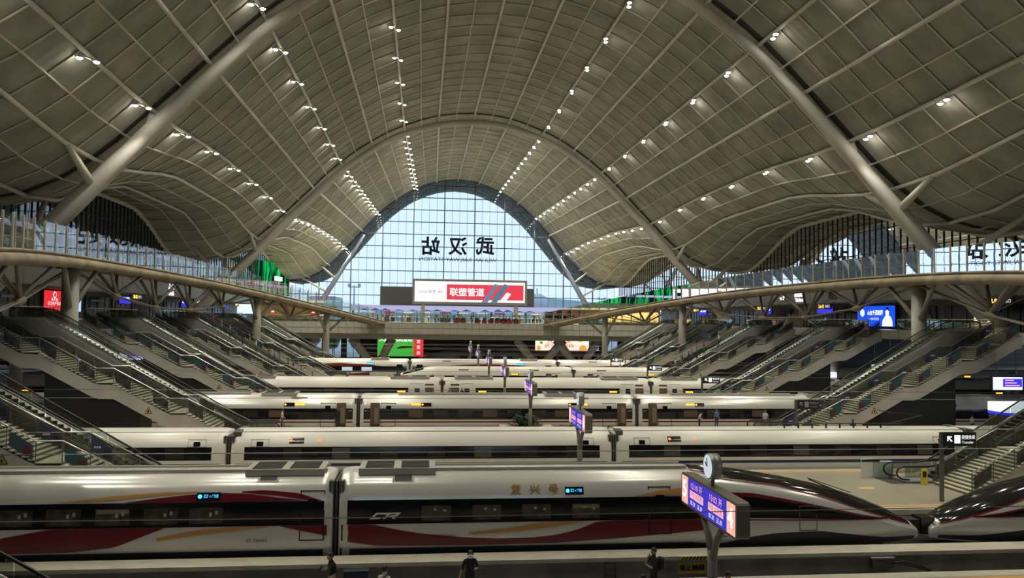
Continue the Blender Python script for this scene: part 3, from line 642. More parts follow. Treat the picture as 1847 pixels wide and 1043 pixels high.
for k, x in enumerate((-30.5, -22.4)):
    e = thing('paper_lantern', 'small red and white lantern over the planters of the far bridge', 'lantern', (x, 163.6, 9.9), group='lanterns on the far bridge'); oo = (x, 163.6, 9.9)
    m = MB(oo); m.tube([(x, 163.6, 10.0), (x, 163.6, 10.25), (x, 163.6, 10.5)], [.25, .42, .3], 10); m.build('lantern_red', 'ad_red', e, True)
    m = MB(oo); m.tube([(x, 163.6, 10.5), (x, 163.6, 10.8)], [.34, .22], 10); m.build('lantern_white', 'led_white', e, True)
    m = MB(oo); m.tube([(x, 163.6, 8.78), (x, 163.6, 10.0)], .05, 6); m.build('pole', 'steel_dark', e)
# ================================================================== SKYWALKS (curved galleries with glass balustrades)
def gal(sg, Y, inset=0.0):
    d = abs(Y-88)/74.0; a = 37.7-22.4*d**2.6; return np.array((X0+sg*(a+inset), Y, 14.5-6.0*d**2.6))
def skywalk(sg, label):
    base = np.array((X0+sg*39, 88, 0.0)); e = thing('skywalk', label, 'bridge', tuple(base))
    Ys = np.linspace(24, 161.5, 70)
    def off(Y, inset, dz=0.0):
        p = gal(sg, Y); t = gal(sg, Y+.2)-gal(sg, Y-.2); t[2] = 0; t /= np.linalg.norm(t); nrm = np.array((t[1], -t[0], 0.0))
        if nrm[0]*sg < 0: nrm = -nrm
        return p+nrm*inset+np.array((0, 0, dz))
    m = MB(base)                                      # deck plate
    A = [off(Y, 0) for Y in Ys]; B = [off(Y, 2.0) for Y in Ys]; n = len(Ys)
    V = [p+np.array((0, 0, -.05)) for p in A]+[p+np.array((0, 0, -.05)) for p in B]+[p+np.array((0, 0, -.45)) for p in A]+[p+np.array((0, 0, -.45)) for p in B]; Fc = []
    for i in range(n-1): Fc += [(i, i+1, n+i+1, n+i), (2*n+i, 3*n+i, 3*n+i+1, 2*n+i+1), (i, 2*n+i, 2*n+i+1, i+1), (n+i, n+i+1, 3*n+i+1, 3*n+i)]
    m.add(V, Fc); m.build('deck', 'column_paint', e)
    for ins in (-.1, 2.1):
        m = MB(base); m.tube([off(Y, ins, -.55) for Y in Ys], .42, 12); m.build('edge_beam', 'deck_beam', e, True)
        m = MB(base); m.tube([off(Y, ins-.05 if ins < 0 else ins+.05, .02) for Y in Ys], .12, 6); m.build('kerb_tube', 'deck_beam', e, True)
    # balustrades
    step = 2.65; yy = 25.0; post_y = []
    while yy < 161: post_y.append(yy); t = gal(sg, yy+.5)-gal(sg, yy-.5); yy += step*abs(t[1])/np.linalg.norm(t)
    for ins, hh in ((0.05, 2.35), (1.95, 2.35)):
        for Y in post_y:
            p = off(Y, ins); m = MB(base); m.box(p+np.array((-.06, -.06, -.1)), p+np.array((.06, .06, hh))); m.build('post', 'column_paint', e)
        for a, b in zip(post_y[:-1], post_y[1:]):
            p, q = off(a+.08, ins), off(b-.08, ins); m = MB(base); u = np.array((0, 0, 1.0))
            m.add([p+u*.12, q+u*.12, q+u*(hh-.1), p+u*(hh-.1)], [(0, 1, 2, 3)]); m.build('glass_panel', 'rail_glass', e)
        if ins > 1:
            m = MB(base); m.tube([off(Y, ins-.1, 1.05) for Y in Ys], .035, 5); m.build('handrail', 'steel', e)
    # fish belly truss: columns, bottom chord, fans of struts
    cols = [YP(1), YP(3)+4.2, YP(6), YP(7)]
    for a, b, dip, nn in ((YP(1), YP(3)+4.2, 3.3, 3), (YP(3)+4.2, YP(6), 3.3, 4), (YP(6), YP(7), 3.0, 1)):
        nodes = []
        for k in range(nn+2):
            t = k/(nn+1); Y = lerp(a, b, t); p = off(Y, 1.0, -.9-dip*math.sin(math.pi*t)**.75*(.75 if nn == 1 else 1))
            nodes.append(p)
        nodes[0][2] -= 0; m = MB(base); 
        for p, q in zip(nodes[:-1], nodes[1:]):
            m = MB(base)
            for d in (-.16, .16): m.tube([p+np.array((d, 0, 0)), q+np.array((d, 0, 0))], .085, 6)
            m.build('bottom_chord', 'strut_paint', e)
        for k in range(1, nn+1):
            p = nodes[k]; Y = p[1]; t = k/(nn+1); sp = (b-a)/(nn+1)*.42
            m = MB(base); dirv = nodes[k+1]-nodes[k-1]; dirv /= np.linalg.norm(dirv); m.tube([p-dirv*1.0, p-dirv*.35, p+dirv*.35, p+dirv*1.0], [.16, .36, .36, .16], 8); m.build('cast_node', 'deck_beam', e, True)
            for dy, ins in ((-sp, 0), (sp, 0), (-sp*.55, 2.0), (sp*.55, 2.0)):
                m = MB(base); m.tube([p+np.array((0, 0, .2)), off(Y+dy, ins, -.7)], [.19, .15], 7); m.build('fan_strut', 'strut_paint', e, True)
            for dy in (-sp*1.7, sp*1.7):
                m = MB(base); m.tube([p+np.array((0, 0, .2)), off(Y+dy, 1.2, -.8)], .05, 5); m.build('tie_rod', 'steel_dark', e)
    for Y in cols:
        pass
    return off
offL = skywalk(-1, 'curved skywalk with tall glass balustrades on the side of the green LED wall'); offR = skywalk(1, 'curved skywalk with tall glass balustrades on the side of the blue advert')
for sg, of in ((-1, offL), (1, offR)):
    for Y, r in ((YP(1), .72), (YP(3)+4.2, .72), (YP(6), .66), (YP(7), .62)):
        p = of(Y, 1.0); nm = {YP(1): 'first', YP(3)+4.2: 'second', YP(6): 'third', YP(7): 'fourth'}[Y]
        e = thing('round_column', 'round painted column carrying the %s skywalk, %s along it' % ('green LED wall side' if sg < 0 else 'blue advert side', nm), 'column', (p[0], p[1], 0)); oo = (p[0], p[1], 0)
        m = MB(oo); m.tube([(p[0], p[1], 0), (p[0], p[1], p[2]-.5)], [r, r*.9], 16); m.build('shaft', 'column_paint', e, True)
        m = MB(oo); m.tube([(p[0], p[1], 0), (p[0], p[1], .25)], r+.15, 16); m.build('base_ring', 'steel_dark', e)
        for dy in (-4.2, 4.2):
            q = of(Y+dy, 0.2, -.7); m = MB(oo); m.tube([(p[0], p[1], p[2]-4.6), q], [.26, .2], 8); m.build('brace', 'strut_paint', e, True)
# ================================================================== STAIRCASES AND ESCALATORS
pmat('poster_teal', (.03, .085, .105), .4); pmat('poster_navy', (.03, .035, .11), .4); pmat('poster_floral', (.06, .06, .06), .4, noise=.9, nscale=2.2)
pmat('figure_red', (.12, .015, .02), .5); pmat('figure_dark', (.012, .012, .014), .5); pmat('figure_pale', (.65, .60, .45), .5); pmat('sign_yellow', (.75, .50, .03), .5)
ST0 = 22.2; TR, RI, NF = .293, .15, 15; LAND = 1.25
def stair_profile():
    """(u, z) of every tread front: u = outward distance from the bottom step"""
    pts = []; u = 0; z = 0; lands = []
    for fl in range(4):
        for k in range(NF): z += RI; pts.append((u, z)); u += TR
        if fl < 3: lands.append((u-TR, u-TR+LAND, z)); u = u-TR+LAND
    return pts, lands, u, z
SPTS, LANDS, SU, SZ = stair_profile()
def nose_z(u):
    if u <= 0: return 0.0
    for k, (a, z) in enumerate(SPTS):
        nxt = SPTS[k+1][0] if k+1 < len(SPTS) else 1e9
        if u < nxt: return z
    return SZ
def line_z(u):                       # smooth pitch line over flights and landings
    segs = [(0, .15)]
    for a, b, z in LANDS: segs += [(a, z), (b, z)]
    segs.append((SU-TR, SZ)); return float(np.interp(u, [s[0] for s in segs], [s[1] for s in segs]))
WY0, WY1 = -2.7, .45
def make_stair(detail, style):
    e = empty('staircase')
    posters = {'navy': ('poster_teal', 'poster_navy'), 'floral': ('poster_floral', 'poster_floral')}[style]
    if detail:
        m = MB(); m.box((0, WY0, -.02), (TR+.04, WY1, .0)); m.v = [(x, y, z) for x, y, z in m.v]
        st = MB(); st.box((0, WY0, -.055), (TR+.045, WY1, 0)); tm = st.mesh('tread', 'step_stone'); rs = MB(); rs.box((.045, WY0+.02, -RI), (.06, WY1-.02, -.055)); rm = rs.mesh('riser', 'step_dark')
        for u, z in SPTS: mk('tread', tm, e, (u, 0, z)); mk('riser', rm, e, (u, 0, z))
    else:
        m = MB(); r = MB()
        for u, z in SPTS: m.box((u, WY0, z-.055), (u+TR+.045, WY1, z)); r.box((u+.045, WY0+.02, z-RI), (u+.06, WY1-.02, z-.055))
        tag(m.build('treads', 'step_stone', e), kind='stuff'); tag(r.build('risers', 'step_dark', e), kind='stuff')
    for a, b, z in LANDS: m = MB(); m.box((a+TR, WY0, z-.06), (b, WY1, z)); m.build('landing', 'step_stone', e)
    # stringer slab, stepped in outline
    up = []; lo = []
    for u in np.linspace(0, SU, 150): up.append((u, max(-.02, line_z(u)-.2)))
    for u in np.linspace(SU, 0, 60): lo.append((u, max(0.0, line_z(max(0, u-1.2))-.9) if u > 1.5 else 0.0))
    m = MB(); n = 40; us = np.linspace(0, SU, n)
    for i in range(n-1):
        a, b = us[i], us[i+1]; za, zb = line_z(a)-.17, line_z(b)-.17; la = max(-.01, line_z(a)-1.25) ; lb = max(-.01, line_z(b)-1.25)
        m.add([(a, WY0+.05, la), (b, WY0+.05, lb), (b, WY0+.05, zb), (a, WY0+.05, za), (a, WY1-.05, la), (b, WY1-.05, lb), (b, WY1-.05, zb), (a, WY1-.05, za)],
              [(0, 1, 2, 3), (7, 6, 5, 4), (0, 4, 5, 1), (3, 2, 6, 7)])
    m.build('stringer', 'stringer', e)
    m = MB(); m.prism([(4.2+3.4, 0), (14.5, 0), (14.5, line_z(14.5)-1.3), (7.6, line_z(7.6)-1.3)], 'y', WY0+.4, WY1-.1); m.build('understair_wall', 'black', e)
    # balustrades: front glass with posts, rail and posters; rear one shared with the escalator
    for yy, pm, hh in ((WY0+.03, posters[0], 1.05), (WY1-.03, posters[1], 1.05)):
        brk = [0.15]
        for a, b, z in LANDS: brk += [a, b]
        brk.append(SU-TR)
        m = MB(); m.tube([(u, yy, line_z(u)+hh) for u in brk], .038, 6); m.build('handrail', 'steel', e, True)
        us = []
        for a, b in zip(brk[:-1], brk[1:]):
            k = max(1, round((b-a)/1.45)); us += list(np.linspace(a, b, k+1))[:-1]
        us.append(brk[-1])
        for k, u in enumerate(us):
            m = MB(); m.box((u-.025, yy-.025, line_z(u)-.12), (u+.025, yy+.025, line_z(u)+hh)); m.build('post', 'steel_dark', e)
        for k, (a, b) in enumerate(zip(us[:-1], us[1:])):
            za, zb = line_z(a), line_z(b); m = MB()
            m.add([(a+.05, yy, za+.02), (b-.05, yy, zb+.02), (b-.05, yy, zb+hh-.1), (a+.05, yy, za+hh-.1)], [(0, 1, 2, 3)]); gp_ = m.build('glass_panel', 'stair_glass', e)
            if k % 2 == 0 and zb-za > .2:
                m = MB(); d = .012
                m.add([(a+.12, yy-d, za+.08), (b-.12, yy-d, zb+.08), (b-.12, yy-d, zb+hh-.22), (a+.12, yy-d, za+hh-.22)], [(0, 1, 2, 3)]); ps = m.build('poster', pm, e)
                if style == 'navy':
                    c = (a+b)/2-.28; cz = lerp(za, zb, .35); m = MB()
                    m.prism([(c-.2, cz+.08), (c+.2, cz+.12), (c+.17, cz+.5), (c+.08, cz+.58), (c-.08, cz+.56), (c-.17, cz+.45)], 'y', yy-.022, yy-.014); m.build('figure_print', 'figure_red' if pm == 'poster_teal' else 'figure_dark', ps)
                    if pm == 'poster_navy':
                        for q in range(3): m = MB(); m.box((c+.32+.13*q, yy-.022, cz+.62), (c+.41+.13*q, yy-.014, cz+.72)); m.build('letter_print', 'figure_pale', ps)
    # warning triangle on the stringer
    u = 6.9; z = line_z(u)-.72; m = MB(); m.prism([(u-.28, z-.22), (u+.28, z-.22), (u, z+.28)], 'y', WY0+.03, WY0+.05); w_ = m.build('warning_triangle', 'figure_dark', e)
    m = MB(); m.prism([(u-.2, z-.17), (u+.2, z-.17), (u, z+.18)], 'y', WY0+.02, WY0+.03); y_ = m.build('triangle_field', 'sign_yellow', w_)
    m = MB(); m.prism([(u-.08, z-.13), (u+.07, z-.13), (u+.03, z+.06), (u-.03, z+.06)], 'y', WY0+.01, WY0+.02); m.build('triangle_figure', 'figure_dark', w_)
    return e
EU0, EU1 = .8, .8+FLOOR2/math.tan(math.radians(30))      # incline of the escalator
def esc_z(u): return float(np.interp(u, [EU0, EU1], [0, FLOOR2]))
EY0, EY1 = .75, 2.35
def make_escalator():
    e = empty('escalator'); US = [-2.2]+list(np.linspace(EU0-.3, EU0+.3, 4))+list(np.linspace(EU1-.3, EU1+.3, 4))+[EU1+3.4]
    def zz(u): return esc_z(u)
    m = MB(); ub = [(EU0+.4, .0)]+[(u, esc_z(u)-1.1) for u in (EU0+2.2, EU1)]+[(EU1+3.4, FLOOR2-1.0), (EU1+3.4, FLOOR2+.12), (EU1, FLOOR2+.12), (EU0, .12), (-1.4, .12), (-1.4, 0)]
    m.prism(ub, 'y', EY0, EY1); m.build('truss_casing', 'grey_panel', e)
    m = MB(); m.box((-2.4, EY0-.1, -.01), (EU0+.2, EY1+.1, .012)); m.build('comb_plate', 'steel_dark', e)
    m = MB()                                            # moving steps, seen as grooved treads
    n = 44
    for k in range(n): u = lerp(EU0, EU1-.4, k/n); z = esc_z(u); m.box((u, EY0+.25, z+.1), (u+.4, EY1-.25, z+.3))
    tag(m.build('moving_steps', 'rubber', e), kind='stuff')
    for yy, s in ((EY0+.12, 1), (EY1-.12, -1)):
        m = MB()
        for a, b in zip(US[1:-1], US[2:]): m.add([(a, yy, zz(a)+.12), (b, yy, zz(b)+.12), (b, yy, zz(b)+.32), (a, yy, zz(a)+.32)], [(0, 1, 2, 3)]); m.add([(a, yy+s*.13, zz(a)+.12), (b, yy+s*.13, zz(b)+.12), (b, yy, zz(b)+.34), (a, yy, zz(a)+.34)], [(0, 1, 2, 3)])
        m.build('skirt_panel', 'steel', e)
        m = MB(); m.tube([(u, yy+s*.05, zz(u)+.4) for u in US[2:-2]], .03, 5); m.build('skirt_trim', 'steel', e, True)
        gu = list(np.linspace(-1.4, EU1+2.6, 16))
        for a, b in zip(gu[:-1], gu[1:]):
            m = MB(); m.add([(a+.02, yy, zz(a)+.32), (b-.02, yy, zz(b)+.32), (b-.02, yy, zz(b)+.95), (a+.02, yy, zz(a)+.95)], [(0, 1, 2, 3)]); m.build('glass_panel', 'stair_glass', e)
        hp = [(-1.1, yy, .2), (-1.5, yy, .22), (-1.72, yy, .3), (-1.86, yy, .44), (-1.91, yy, .6), (-1.86, yy, .78), (-1.72, yy, .92), (-1.5, yy, 1.0), (EU0-.5, yy, 1.0), (EU0+.2, yy, 1.12), (EU1-.4, yy, FLOOR2+.85), (EU1+.3, yy, FLOOR2+1.0), (EU1+2.6, yy, FLOOR2+1.0), (EU1+3.1, yy, FLOOR2+.85), (EU1+3.2, yy, FLOOR2+.55), (EU1+2.9, yy, FLOOR2+.25)]
        m = MB(); m.tube(hp, .055, 7); m.build('handrail', 'rubber', e, True)
    return e
# stair set per platform: prototypes run along +u; mirrored copies of the mesh make the left side set
def mirror_tree(o, parent=None, cache={}):
    c = o.copy(); COL.objects.link(c); c.parent = parent
    if o.type == 'MESH':
        if o.data.name not in cache:
            me = o.data.copy(); me.transform(Matrix.Diagonal((-1, 1, 1, 1))); me.flip_normals(); cache[o.data.name] = me
        c.data = cache[o.data.name]; L = o.location; c.location = (-L.x, L.y, L.z)
    for ch in o.children: mirror_tree(ch, c)
    return c
sA = make_stair(True, 'navy'); sB = make_stair(True, 'floral'); sC = make_stair(False, 'navy'); sD = make_stair(False, 'floral'); eA = make_escalator()
ORD = {1: 'platform 4 and 5', 2: 'platform 6 and 7', 3: 'platform 8 and 9', 4: 'platform 10 and 11', 5: 'platform 12 and 13', 6: 'platform 14 and 15', 7: 'platform 16 and 17'}
used = set()
def put(proto, sg, loc, label, cat, group):
    if sg > 0 and proto.name not in used: used.add(proto.name); o = proto
    else: o = copy_tree(proto) if sg > 0 else mirror_tree(proto)
    o.location = loc; tag(o, label, cat, group); return o
for i in range(1, 8):
    for sg in (1, -1):
        if i == 1 and sg > 0: pass
        proto = {2: sA, 3: sB, 4: sA if False else sC, 5: sD, 6: sC, 7: sD, 1: sD}[i]
        if i == 2 and sg > 0: proto = sB                       # the right hand flight of this platform carries the floral posters
        if i == 3 and sg > 0: proto = sA
        side = 'left' if sg < 0 else 'right'
        st = {sA: 'teal', sB: 'grey floral', sC: 'teal', sD: 'grey floral'}[proto]; dx = 3.8 if i == 1 else 0.0
        put(proto, sg, (X0+sg*(ST0-dx), YP(i)-.4, 0), 'stone stairs with %s posters, %s side, beside %s' % (st, side, PLAT[i]), 'staircase', 'staircases from the platforms')
        put(eA, sg, (X0+sg*(ST0-.2-dx), YP(i)-.4, 0), 'escalator with black handrails, %s side, beside %s' % (side, PLAT[i]), 'escalator', 'escalators from the platforms')
# balustrade along the concourse edge, open where stairs and escalators land
for sg in (-1, 1):
    X = X0+sg*44.25
    for i in range(1, 8):
        ya, yb = YP(i)+2.3, min(YP(i+1)-3.4, 159.7)
        e = thing('glass_balustrade', 'glass balustrade on the %s concourse edge above the tracks behind %s' % ('left' if sg < 0 else 'right', PLAT[i]), 'railing', (X, (ya+yb)/2, Z2)); oo = (X, (ya+yb)/2, Z2)
        ys = np.linspace(ya, yb, 9)
        for y in ys: m = MB(oo); m.box((X-.04, y-.04, Z2), (X+.04, y+.04, Z2+1.2)); m.build('post', 'steel_dark', e)
        for a, b in zip(ys[:-1], ys[1:]): m = MB(oo); m.add([(X, a+.05, Z2+.08), (X, b-.05, Z2+.08), (X, b-.05, Z2+1.1), (X, a+.05, Z2+1.1)], [(0, 1, 2, 3)]); m.build('glass_panel', 'rail_glass', e)
        m = MB(oo); m.tube([(X, ya, Z2+1.22), (X, yb, Z2+1.22)], .04, 6); m.build('handrail', 'steel', e)
# ================================================================== TRAINS
pmat('train_silver', (.74, .72, .67), .22, .25, noise=.05, nscale=.3); pmat('train_white', (.80, .77, .70), .25, noise=.05, nscale=.3)
pmat('train_grey', (.34, .34, .35), .3, .2); pmat('train_pane', (.075, .075, .065), .15); pmat('train_window_dark', (.028, .026, .024), .1); pmat('train_red', (.16, .010, .018), .25); pmat('train_orange', (.55, .28, .08), .3)
pmat('train_black', (.008, .008, .010), .12); pmat('train_hood', (.016, .015, .014), .08); pmat('train_skirt', (.03, .03, .032), .5)
pmat('train_blue', (.02, .03, .12), .3); pmat('train_window', (.065, .055, .044), .1, noise=.6, nscale=2.5); pmat('seat_cover', (.40, .36, .31), .6); pmat('train_blind', (.22, .18, .12), .4)
pmat('train_gap', (.10, .095, .085), .8); pmat('train_door_in', (.11, .065, .045), .6); pmat('train_roofbox', (.45, .43, .38), .45); pmat('train_grille', (.05, .05, .05), .6)
pmat('text_gold', (.45, .27, .07), .4); emat('train_lit', (.75, .9, 1.0), .7)
PY = np.array([1.50, 1.60, 1.665, 1.68, 1.675, 1.65, 1.57, 1.42, 1.18, .85, .45, 0.0]); PZ = np.array([.22, .40, .9, 1.5, 2.1, 2.6, 3.0, 3.35, 3.65, 3.86, 3.98, 4.03])
_ss = np.concatenate([[0], np.cumsum(np.hypot(np.diff(PY), np.diff(PZ)))]); _ss /= _ss[-1]
SS = np.linspace(0, 1, 23)
class Car:
    def __init__(s, xa, xb, Yc, H=4.03, nose=None, L=11.7):
        s.xa, s.xb, s.Yc, s.H, s.nose, s.L = xa, xb, Yc, H, nose, L
    def n(s, x):
        if s.nose == 'R': return min(1, max(0, (x-(s.xb-s.L))/s.L))
        if s.nose == 'L': return min(1, max(0, ((s.xa+s.L)-x)/s.L))
        return 0.0
    def ring(s, x):
        n = s.n(x); zt = s.H-4.03+float(np.interp(n, [0, .12, .24, .41, .55, .65, .78, .9, .97, 1], [4.03, 3.95, 3.76, 3.45, 3.1, 2.8, 2.3, 1.72, 1.3, 1.0])); zb = .22+.25*n**3
        e = min(x-s.xa, s.xb-x) if s.nose is None else (x-s.xa if s.nose == 'R' else s.xb-x)
        k = 1-.05*(1-sstep(0, .35, e)); wd = (1-.30*n**2-.35*n**7)*k
        return zt-(1-k)*1.2, zb, wd
    def pt(s, x, q, side=-1, off=0.0):
        zt, zb, wd = s.ring(x); y = float(np.interp(q, _ss, PY))*wd; z = zb+(float(np.interp(q, _ss, PZ))-.22)*(zt-zb)/(4.03-.22)
        if off:
            q2, q1 = min(1, q+.01), max(0, q-.01); dy = (float(np.interp(q2, _ss, PY))-float(np.interp(q1, _ss, PY)))*wd; dz = (float(np.interp(q2, _ss, PZ))-float(np.interp(q1, _ss, PZ)))*(zt-zb)/3.81
            l = math.hypot(dy, dz)+1e-9; y += off*dz/l; z += -off*dy/l
        return np.array((x, s.Yc+side*y, z-1.25))
    def q(s, x, zr):
        zt, zb, wd = s.ring(x); zz = .22+(zr-zb)*3.81/(zt-zb); return float(np.interp(zz, PZ, _ss))
    def xs(s, x0, x1):
        step = .5 if s.nose else 1.2; n = max(1, int(abs(x1-x0)/step)); return np.linspace(x0, x1, n+1)
    def body(s, name, mat, parent, o):
        X = [s.xa, s.xa+.08, s.xa+.2, s.xa+.4]+list(s.xs(s.xa+.6, s.xb-.6))+[s.xb-.4, s.xb-.2, s.xb-.08, s.xb]
        if s.nose == 'R': X = X[:-4]+list(np.linspace(s.xb-.5, s.xb, 7))
        if s.nose == 'L': X = list(np.linspace(s.xa, s.xa+.5, 7))+X[4:]
        V = []; Fc = []; m = MB(o)
        for x in X:
            V += [s.pt(x, q) for q in SS]+[s.pt(x, q, 1) for q in SS[-2::-1]]
        k = 2*len(SS)-1
        for i in range(len(X)-1):
            for j in range(k-1): Fc.append((i*k+j, (i+1)*k+j, (i+1)*k+j+1, i*k+j+1))
            Fc.append((i*k+k-1, (i+1)*k+k-1, (i+1)*k, i*k))
        Fc.append(tuple(range(k))); Fc.append(tuple((len(X)-1)*k+j for j in range(k-1, -1, -1)))
        m.add(V, Fc); return m.build(name, mat, parent, True)
    def band(s, x0, x1, lo, hi, mat, name, parent, o, off=.012, nz=4, side=-1):
        """painted band or panel following the body; lo/hi: height above rail or (xs, zs) curve"""
        f = lambda c, x: float(np.interp(x, c[0], c[1])) if isinstance(c, tuple) else c
        m = MB(o); X = s.xs(x0, x1); n = 0
        if isinstance(lo, tuple) or isinstance(hi, tuple): X = np.linspace(x0, x1, max(12, int(abs(x1-x0)/.35)))
        V = []
        for x in X:
            a, b = f(lo, x), f(hi, x); b = max(a, b); qa, qb = s.q(x, a), s.q(x, b)
            V += [s.pt(x, lerp(qa, qb, t), side, off) for t in np.linspace(0, 1, nz)]
        Fc = []
        for i in range(len(X)-1):
            for j in range(nz-1): Fc.append((i*nz+j, (i+1)*nz+j, (i+1)*nz+j+1, i*nz+j+1))
        m.add(V, Fc); return m.build(name, mat, parent, True)
    def frame(s, x, zr, off=.03):
        q = s.q(x, zr); p = s.pt(x, q, -1, off); a = s.pt(x, max(0, q-.02), -1, 0); b = s.pt(x, min(1, q+.02), -1, 0); u = (b-a)/np.linalg.norm(b-a); r = np.array((1., 0, 0)); n = np.cross(r, u)
        return p, (tuple(r), tuple(u), tuple(n))
def window_row(c, xs, lo, hi, wd, parent, o, mats=('train_window',)):
    for k, x in enumerate(xs):
        b = c.band(x-wd/2, x+wd/2, lo, hi, mats[k % len(mats)], 'window', parent, o, .02, 3)
        if k % 4 == 3: c.band(x-wd/2+.04, x+wd/2-.04, hi-.2, hi-.03, 'train_blind', 'blind', b, o, .028, 2)
def outline(c, x0, x1, lo, hi, mat, parent, o, t=.045, nm='door_seam'):
    for a in ((x0, x0+t, lo, hi), (x1-t, x1, lo, hi), (x0, x1, hi-t, hi), (x0, x1, lo, lo+t)): c.band(a[0], a[1], a[2], a[3], mat, nm, parent, o, .026, 3)
def door(c, x, parent, o, open_=False, col='train_black', lo=1.25, hi=3.3, wd=1.05):
    if open_:
        d = c.band(x-.42, x+.42, lo-.02, hi-.05, 'train_door_in', 'open_door', parent, o, .024, 5)
        c.band(x-.3, x-.1, lo+.1, hi-.5, 'train_blind', 'vestibule_panel', d, o, .03, 4)
        outline(c, x+.5, x+1.75, lo, hi, col, parent, o)
    else: outline(c, x-wd/2, x+wd/2, lo, hi, col, parent, o)
    wx = x+(1.1 if open_ else 0); pts = []
    b = c.band(wx-.2, wx+.2, 2.15, 2.95, 'train_black', 'door_window', parent, o, .03, 4)
def gangway(x, Yc, H, parent, o):
    m = MB(o)
    for k in range(5):
        xx = x-.28+.14*k; m.box((xx-.045, Yc-1.42, -.75), (xx+.045, Yc+1.42, H-1.25-.35))
    m.build('gangway_bellows', 'train_gap', parent)
def ac_unit(c, x, ln, parent, o):
    z = c.H-1.25; m = MB(o); m.box((x, c.Yc-.95, z-.18), (x+ln, c.Yc+.95, z+.10)); u = m.build('roof_unit', 'train_roofbox', parent)
    for a, b in ((.08, .45), (.55, .92)):
        m = MB(o)
        for k in range(7): yy = c.Yc-.8+k*.24; m.box((x+ln*a, yy, z+.10), (x+ln*b, yy+.12, z+.135))
        m.build('grille', 'train_grille', u)
def roof_rail(c, xa, xb, parent, o):
    for dy in (-.55, .55): m = MB(o); m.box((xa, c.Yc+dy-.05, c.H-1.30), (xb, c.Yc+dy+.05, c.H-1.21)); m.build('roof_cable_duct', 'train_roofbox', parent)
def led(c, x, zr, wd, parent, o, mat='led_cyan', txt=None):
    b = c.band(x-wd/2, x+wd/2, zr-.16, zr+.16, 'train_black', 'display', parent, o, .02, 3)
    p, fr = c.frame(x+wd*.1, zr, .045)
    if txt: text(txt, .17, mat, p, fr, parent, o, name='display_text', width=wd*.6)
    p, fr = c.frame(x-wd*.36, zr, .045); m = MB(o); m.disc(p, fr[2], .09, .01, 10); m.build('display_dot', mat, parent)
def bogies(c, parent, o):
    for x in (c.xa+4, c.xb-4):
        m = MB(o); m.box((x-1.8, c.Yc-1.2, -1.1), (x+1.8, c.Yc+1.2, -.7)); 
        for d in (-1.25, 1.25):
            for s in (-.75, .75): m.disc((x+d, c.Yc+s-.06, -.8), (0, 1, 0), .45, .12, 14)
        m.build('bogie', 'train_skirt', parent)
# ---------------------------------------------------------------- train 1: silver and red with long nose
def crh_red(name, label, Yc, cars, nose_end):
    o = (cars[0].xa, Yc, -1.25); e = thing('high_speed_train', label, 'train', o); return e, o
Y1 = YP(1)+12.75
cars = [Car(-54.3, -29.35, Y1), Car(-29.0, -3.75, Y1), Car(-3.45, 24.2, Y1, nose='R')]
o = (0, Y1, -1.25); tr = thing('high_speed_train', 'silver and red high speed train with black window band, nose to nose with its twin', 'train', o)
for ci, c in enumerate(cars):
    b = c.body('coach', 'train_silver', tr, o); bogies(c, b, o)
    xe = c.xb-c.L if c.nose else c.xb-.35
    c.band(c.xa+.35, xe, 1.86, 2.88, 'train_black', 'window_band', b, o); c.band(c.xa+.35, xe, 1.86, 2.88, 'train_black', 'window_band', b, o, side=1)
    c.band(c.xa+.05, xe, .2, .82, 'train_skirt', 'skirt', b, o, nz=3)
    c.band(c.xa+.1, xe, .84, .87, 'train_silver', 'skirt_edge', b, o, .02, 2)
    roof_rail(c, c.xa+3, xe, b, o)
gangway(-29.17, Y1, 4.03, tr, o); gangway(-3.6, Y1, 4.03, tr, o)
c = cars[1]; b = [x for x in tr.children if x.name.startswith('coach')][1]
window_row(c, [-27.6, -25.3, -23.05, -20.8, -18.75, -16.65, -14.75, -12.8, -10.85, -9.0], 1.98, 2.66, 1.38, b, o, ('train_window',))
for x in (-16.65, -14.75, -12.8, -10.85, -9.0):
    for dx, h_ in ((.12, 0), (.36, .07)): c.band(x+dx, x+dx+.11, 2.3+h_, 2.46+h_, 'seat_cover', 'headrest', b, o, .03, 2)
c.band(-12.4, -4.9, ([-12.4, -11, -9.8, -8.5, -7.4, -5.6, -4.9], [2.89]*7), ([-12.4, -11, -9.8, -8.5, -7.4, -5.6, -4.9], [2.9, 3.06, 3.18, 3.24, 3.2, 2.98, 2.9]), 'train_red', 'red_swoosh', b, o)
c.band(-7.6, -4.2, ([-7.6, -6, -4.2], [3.24, 3.1, 2.82]), ([-7.6, -6.6, -5.2, -4.2], [3.29, 3.33, 3.2, 2.9]), 'train_red', 'red_swoosh', b, o, .018)
c.band(-15.0, -9.4, ([-15, -13, -11, -9.4], [2.9, 3.0, 3.15, 3.27]), ([-15, -13, -11, -9.4], [2.92, 3.14, 3.27, 3.31]), 'train_orange', 'orange_swoosh', b, o, .016)
c.band(-29, -10.7, ([-29, -17.2, -14.5, -12.7, -11.7, -10.7], [.88, .88, .88, 1.05, 1.45, 1.83]), ([-29, -19, -17, -15.3, -10.7], [.95, 1.1, 1.55, 1.85, 1.85]), 'train_red', 'red_swoosh', b, o)
c.band(-11.0, -6.5, ([-11, -9.5, -6.5], [1.3, 1.5, 1.8]), ([-11, -9.5, -8, -6.5], [1.42, 1.72, 1.84, 1.85]), 'train_orange', 'orange_swoosh', b, o)
c.band(-5.9, -3.95, ([-5.9, -3.95], [1.82, 1.4]), ([-5.9, -3.95], [1.85, 1.85]), 'train_red', 'red_swoosh', b, o, .018)
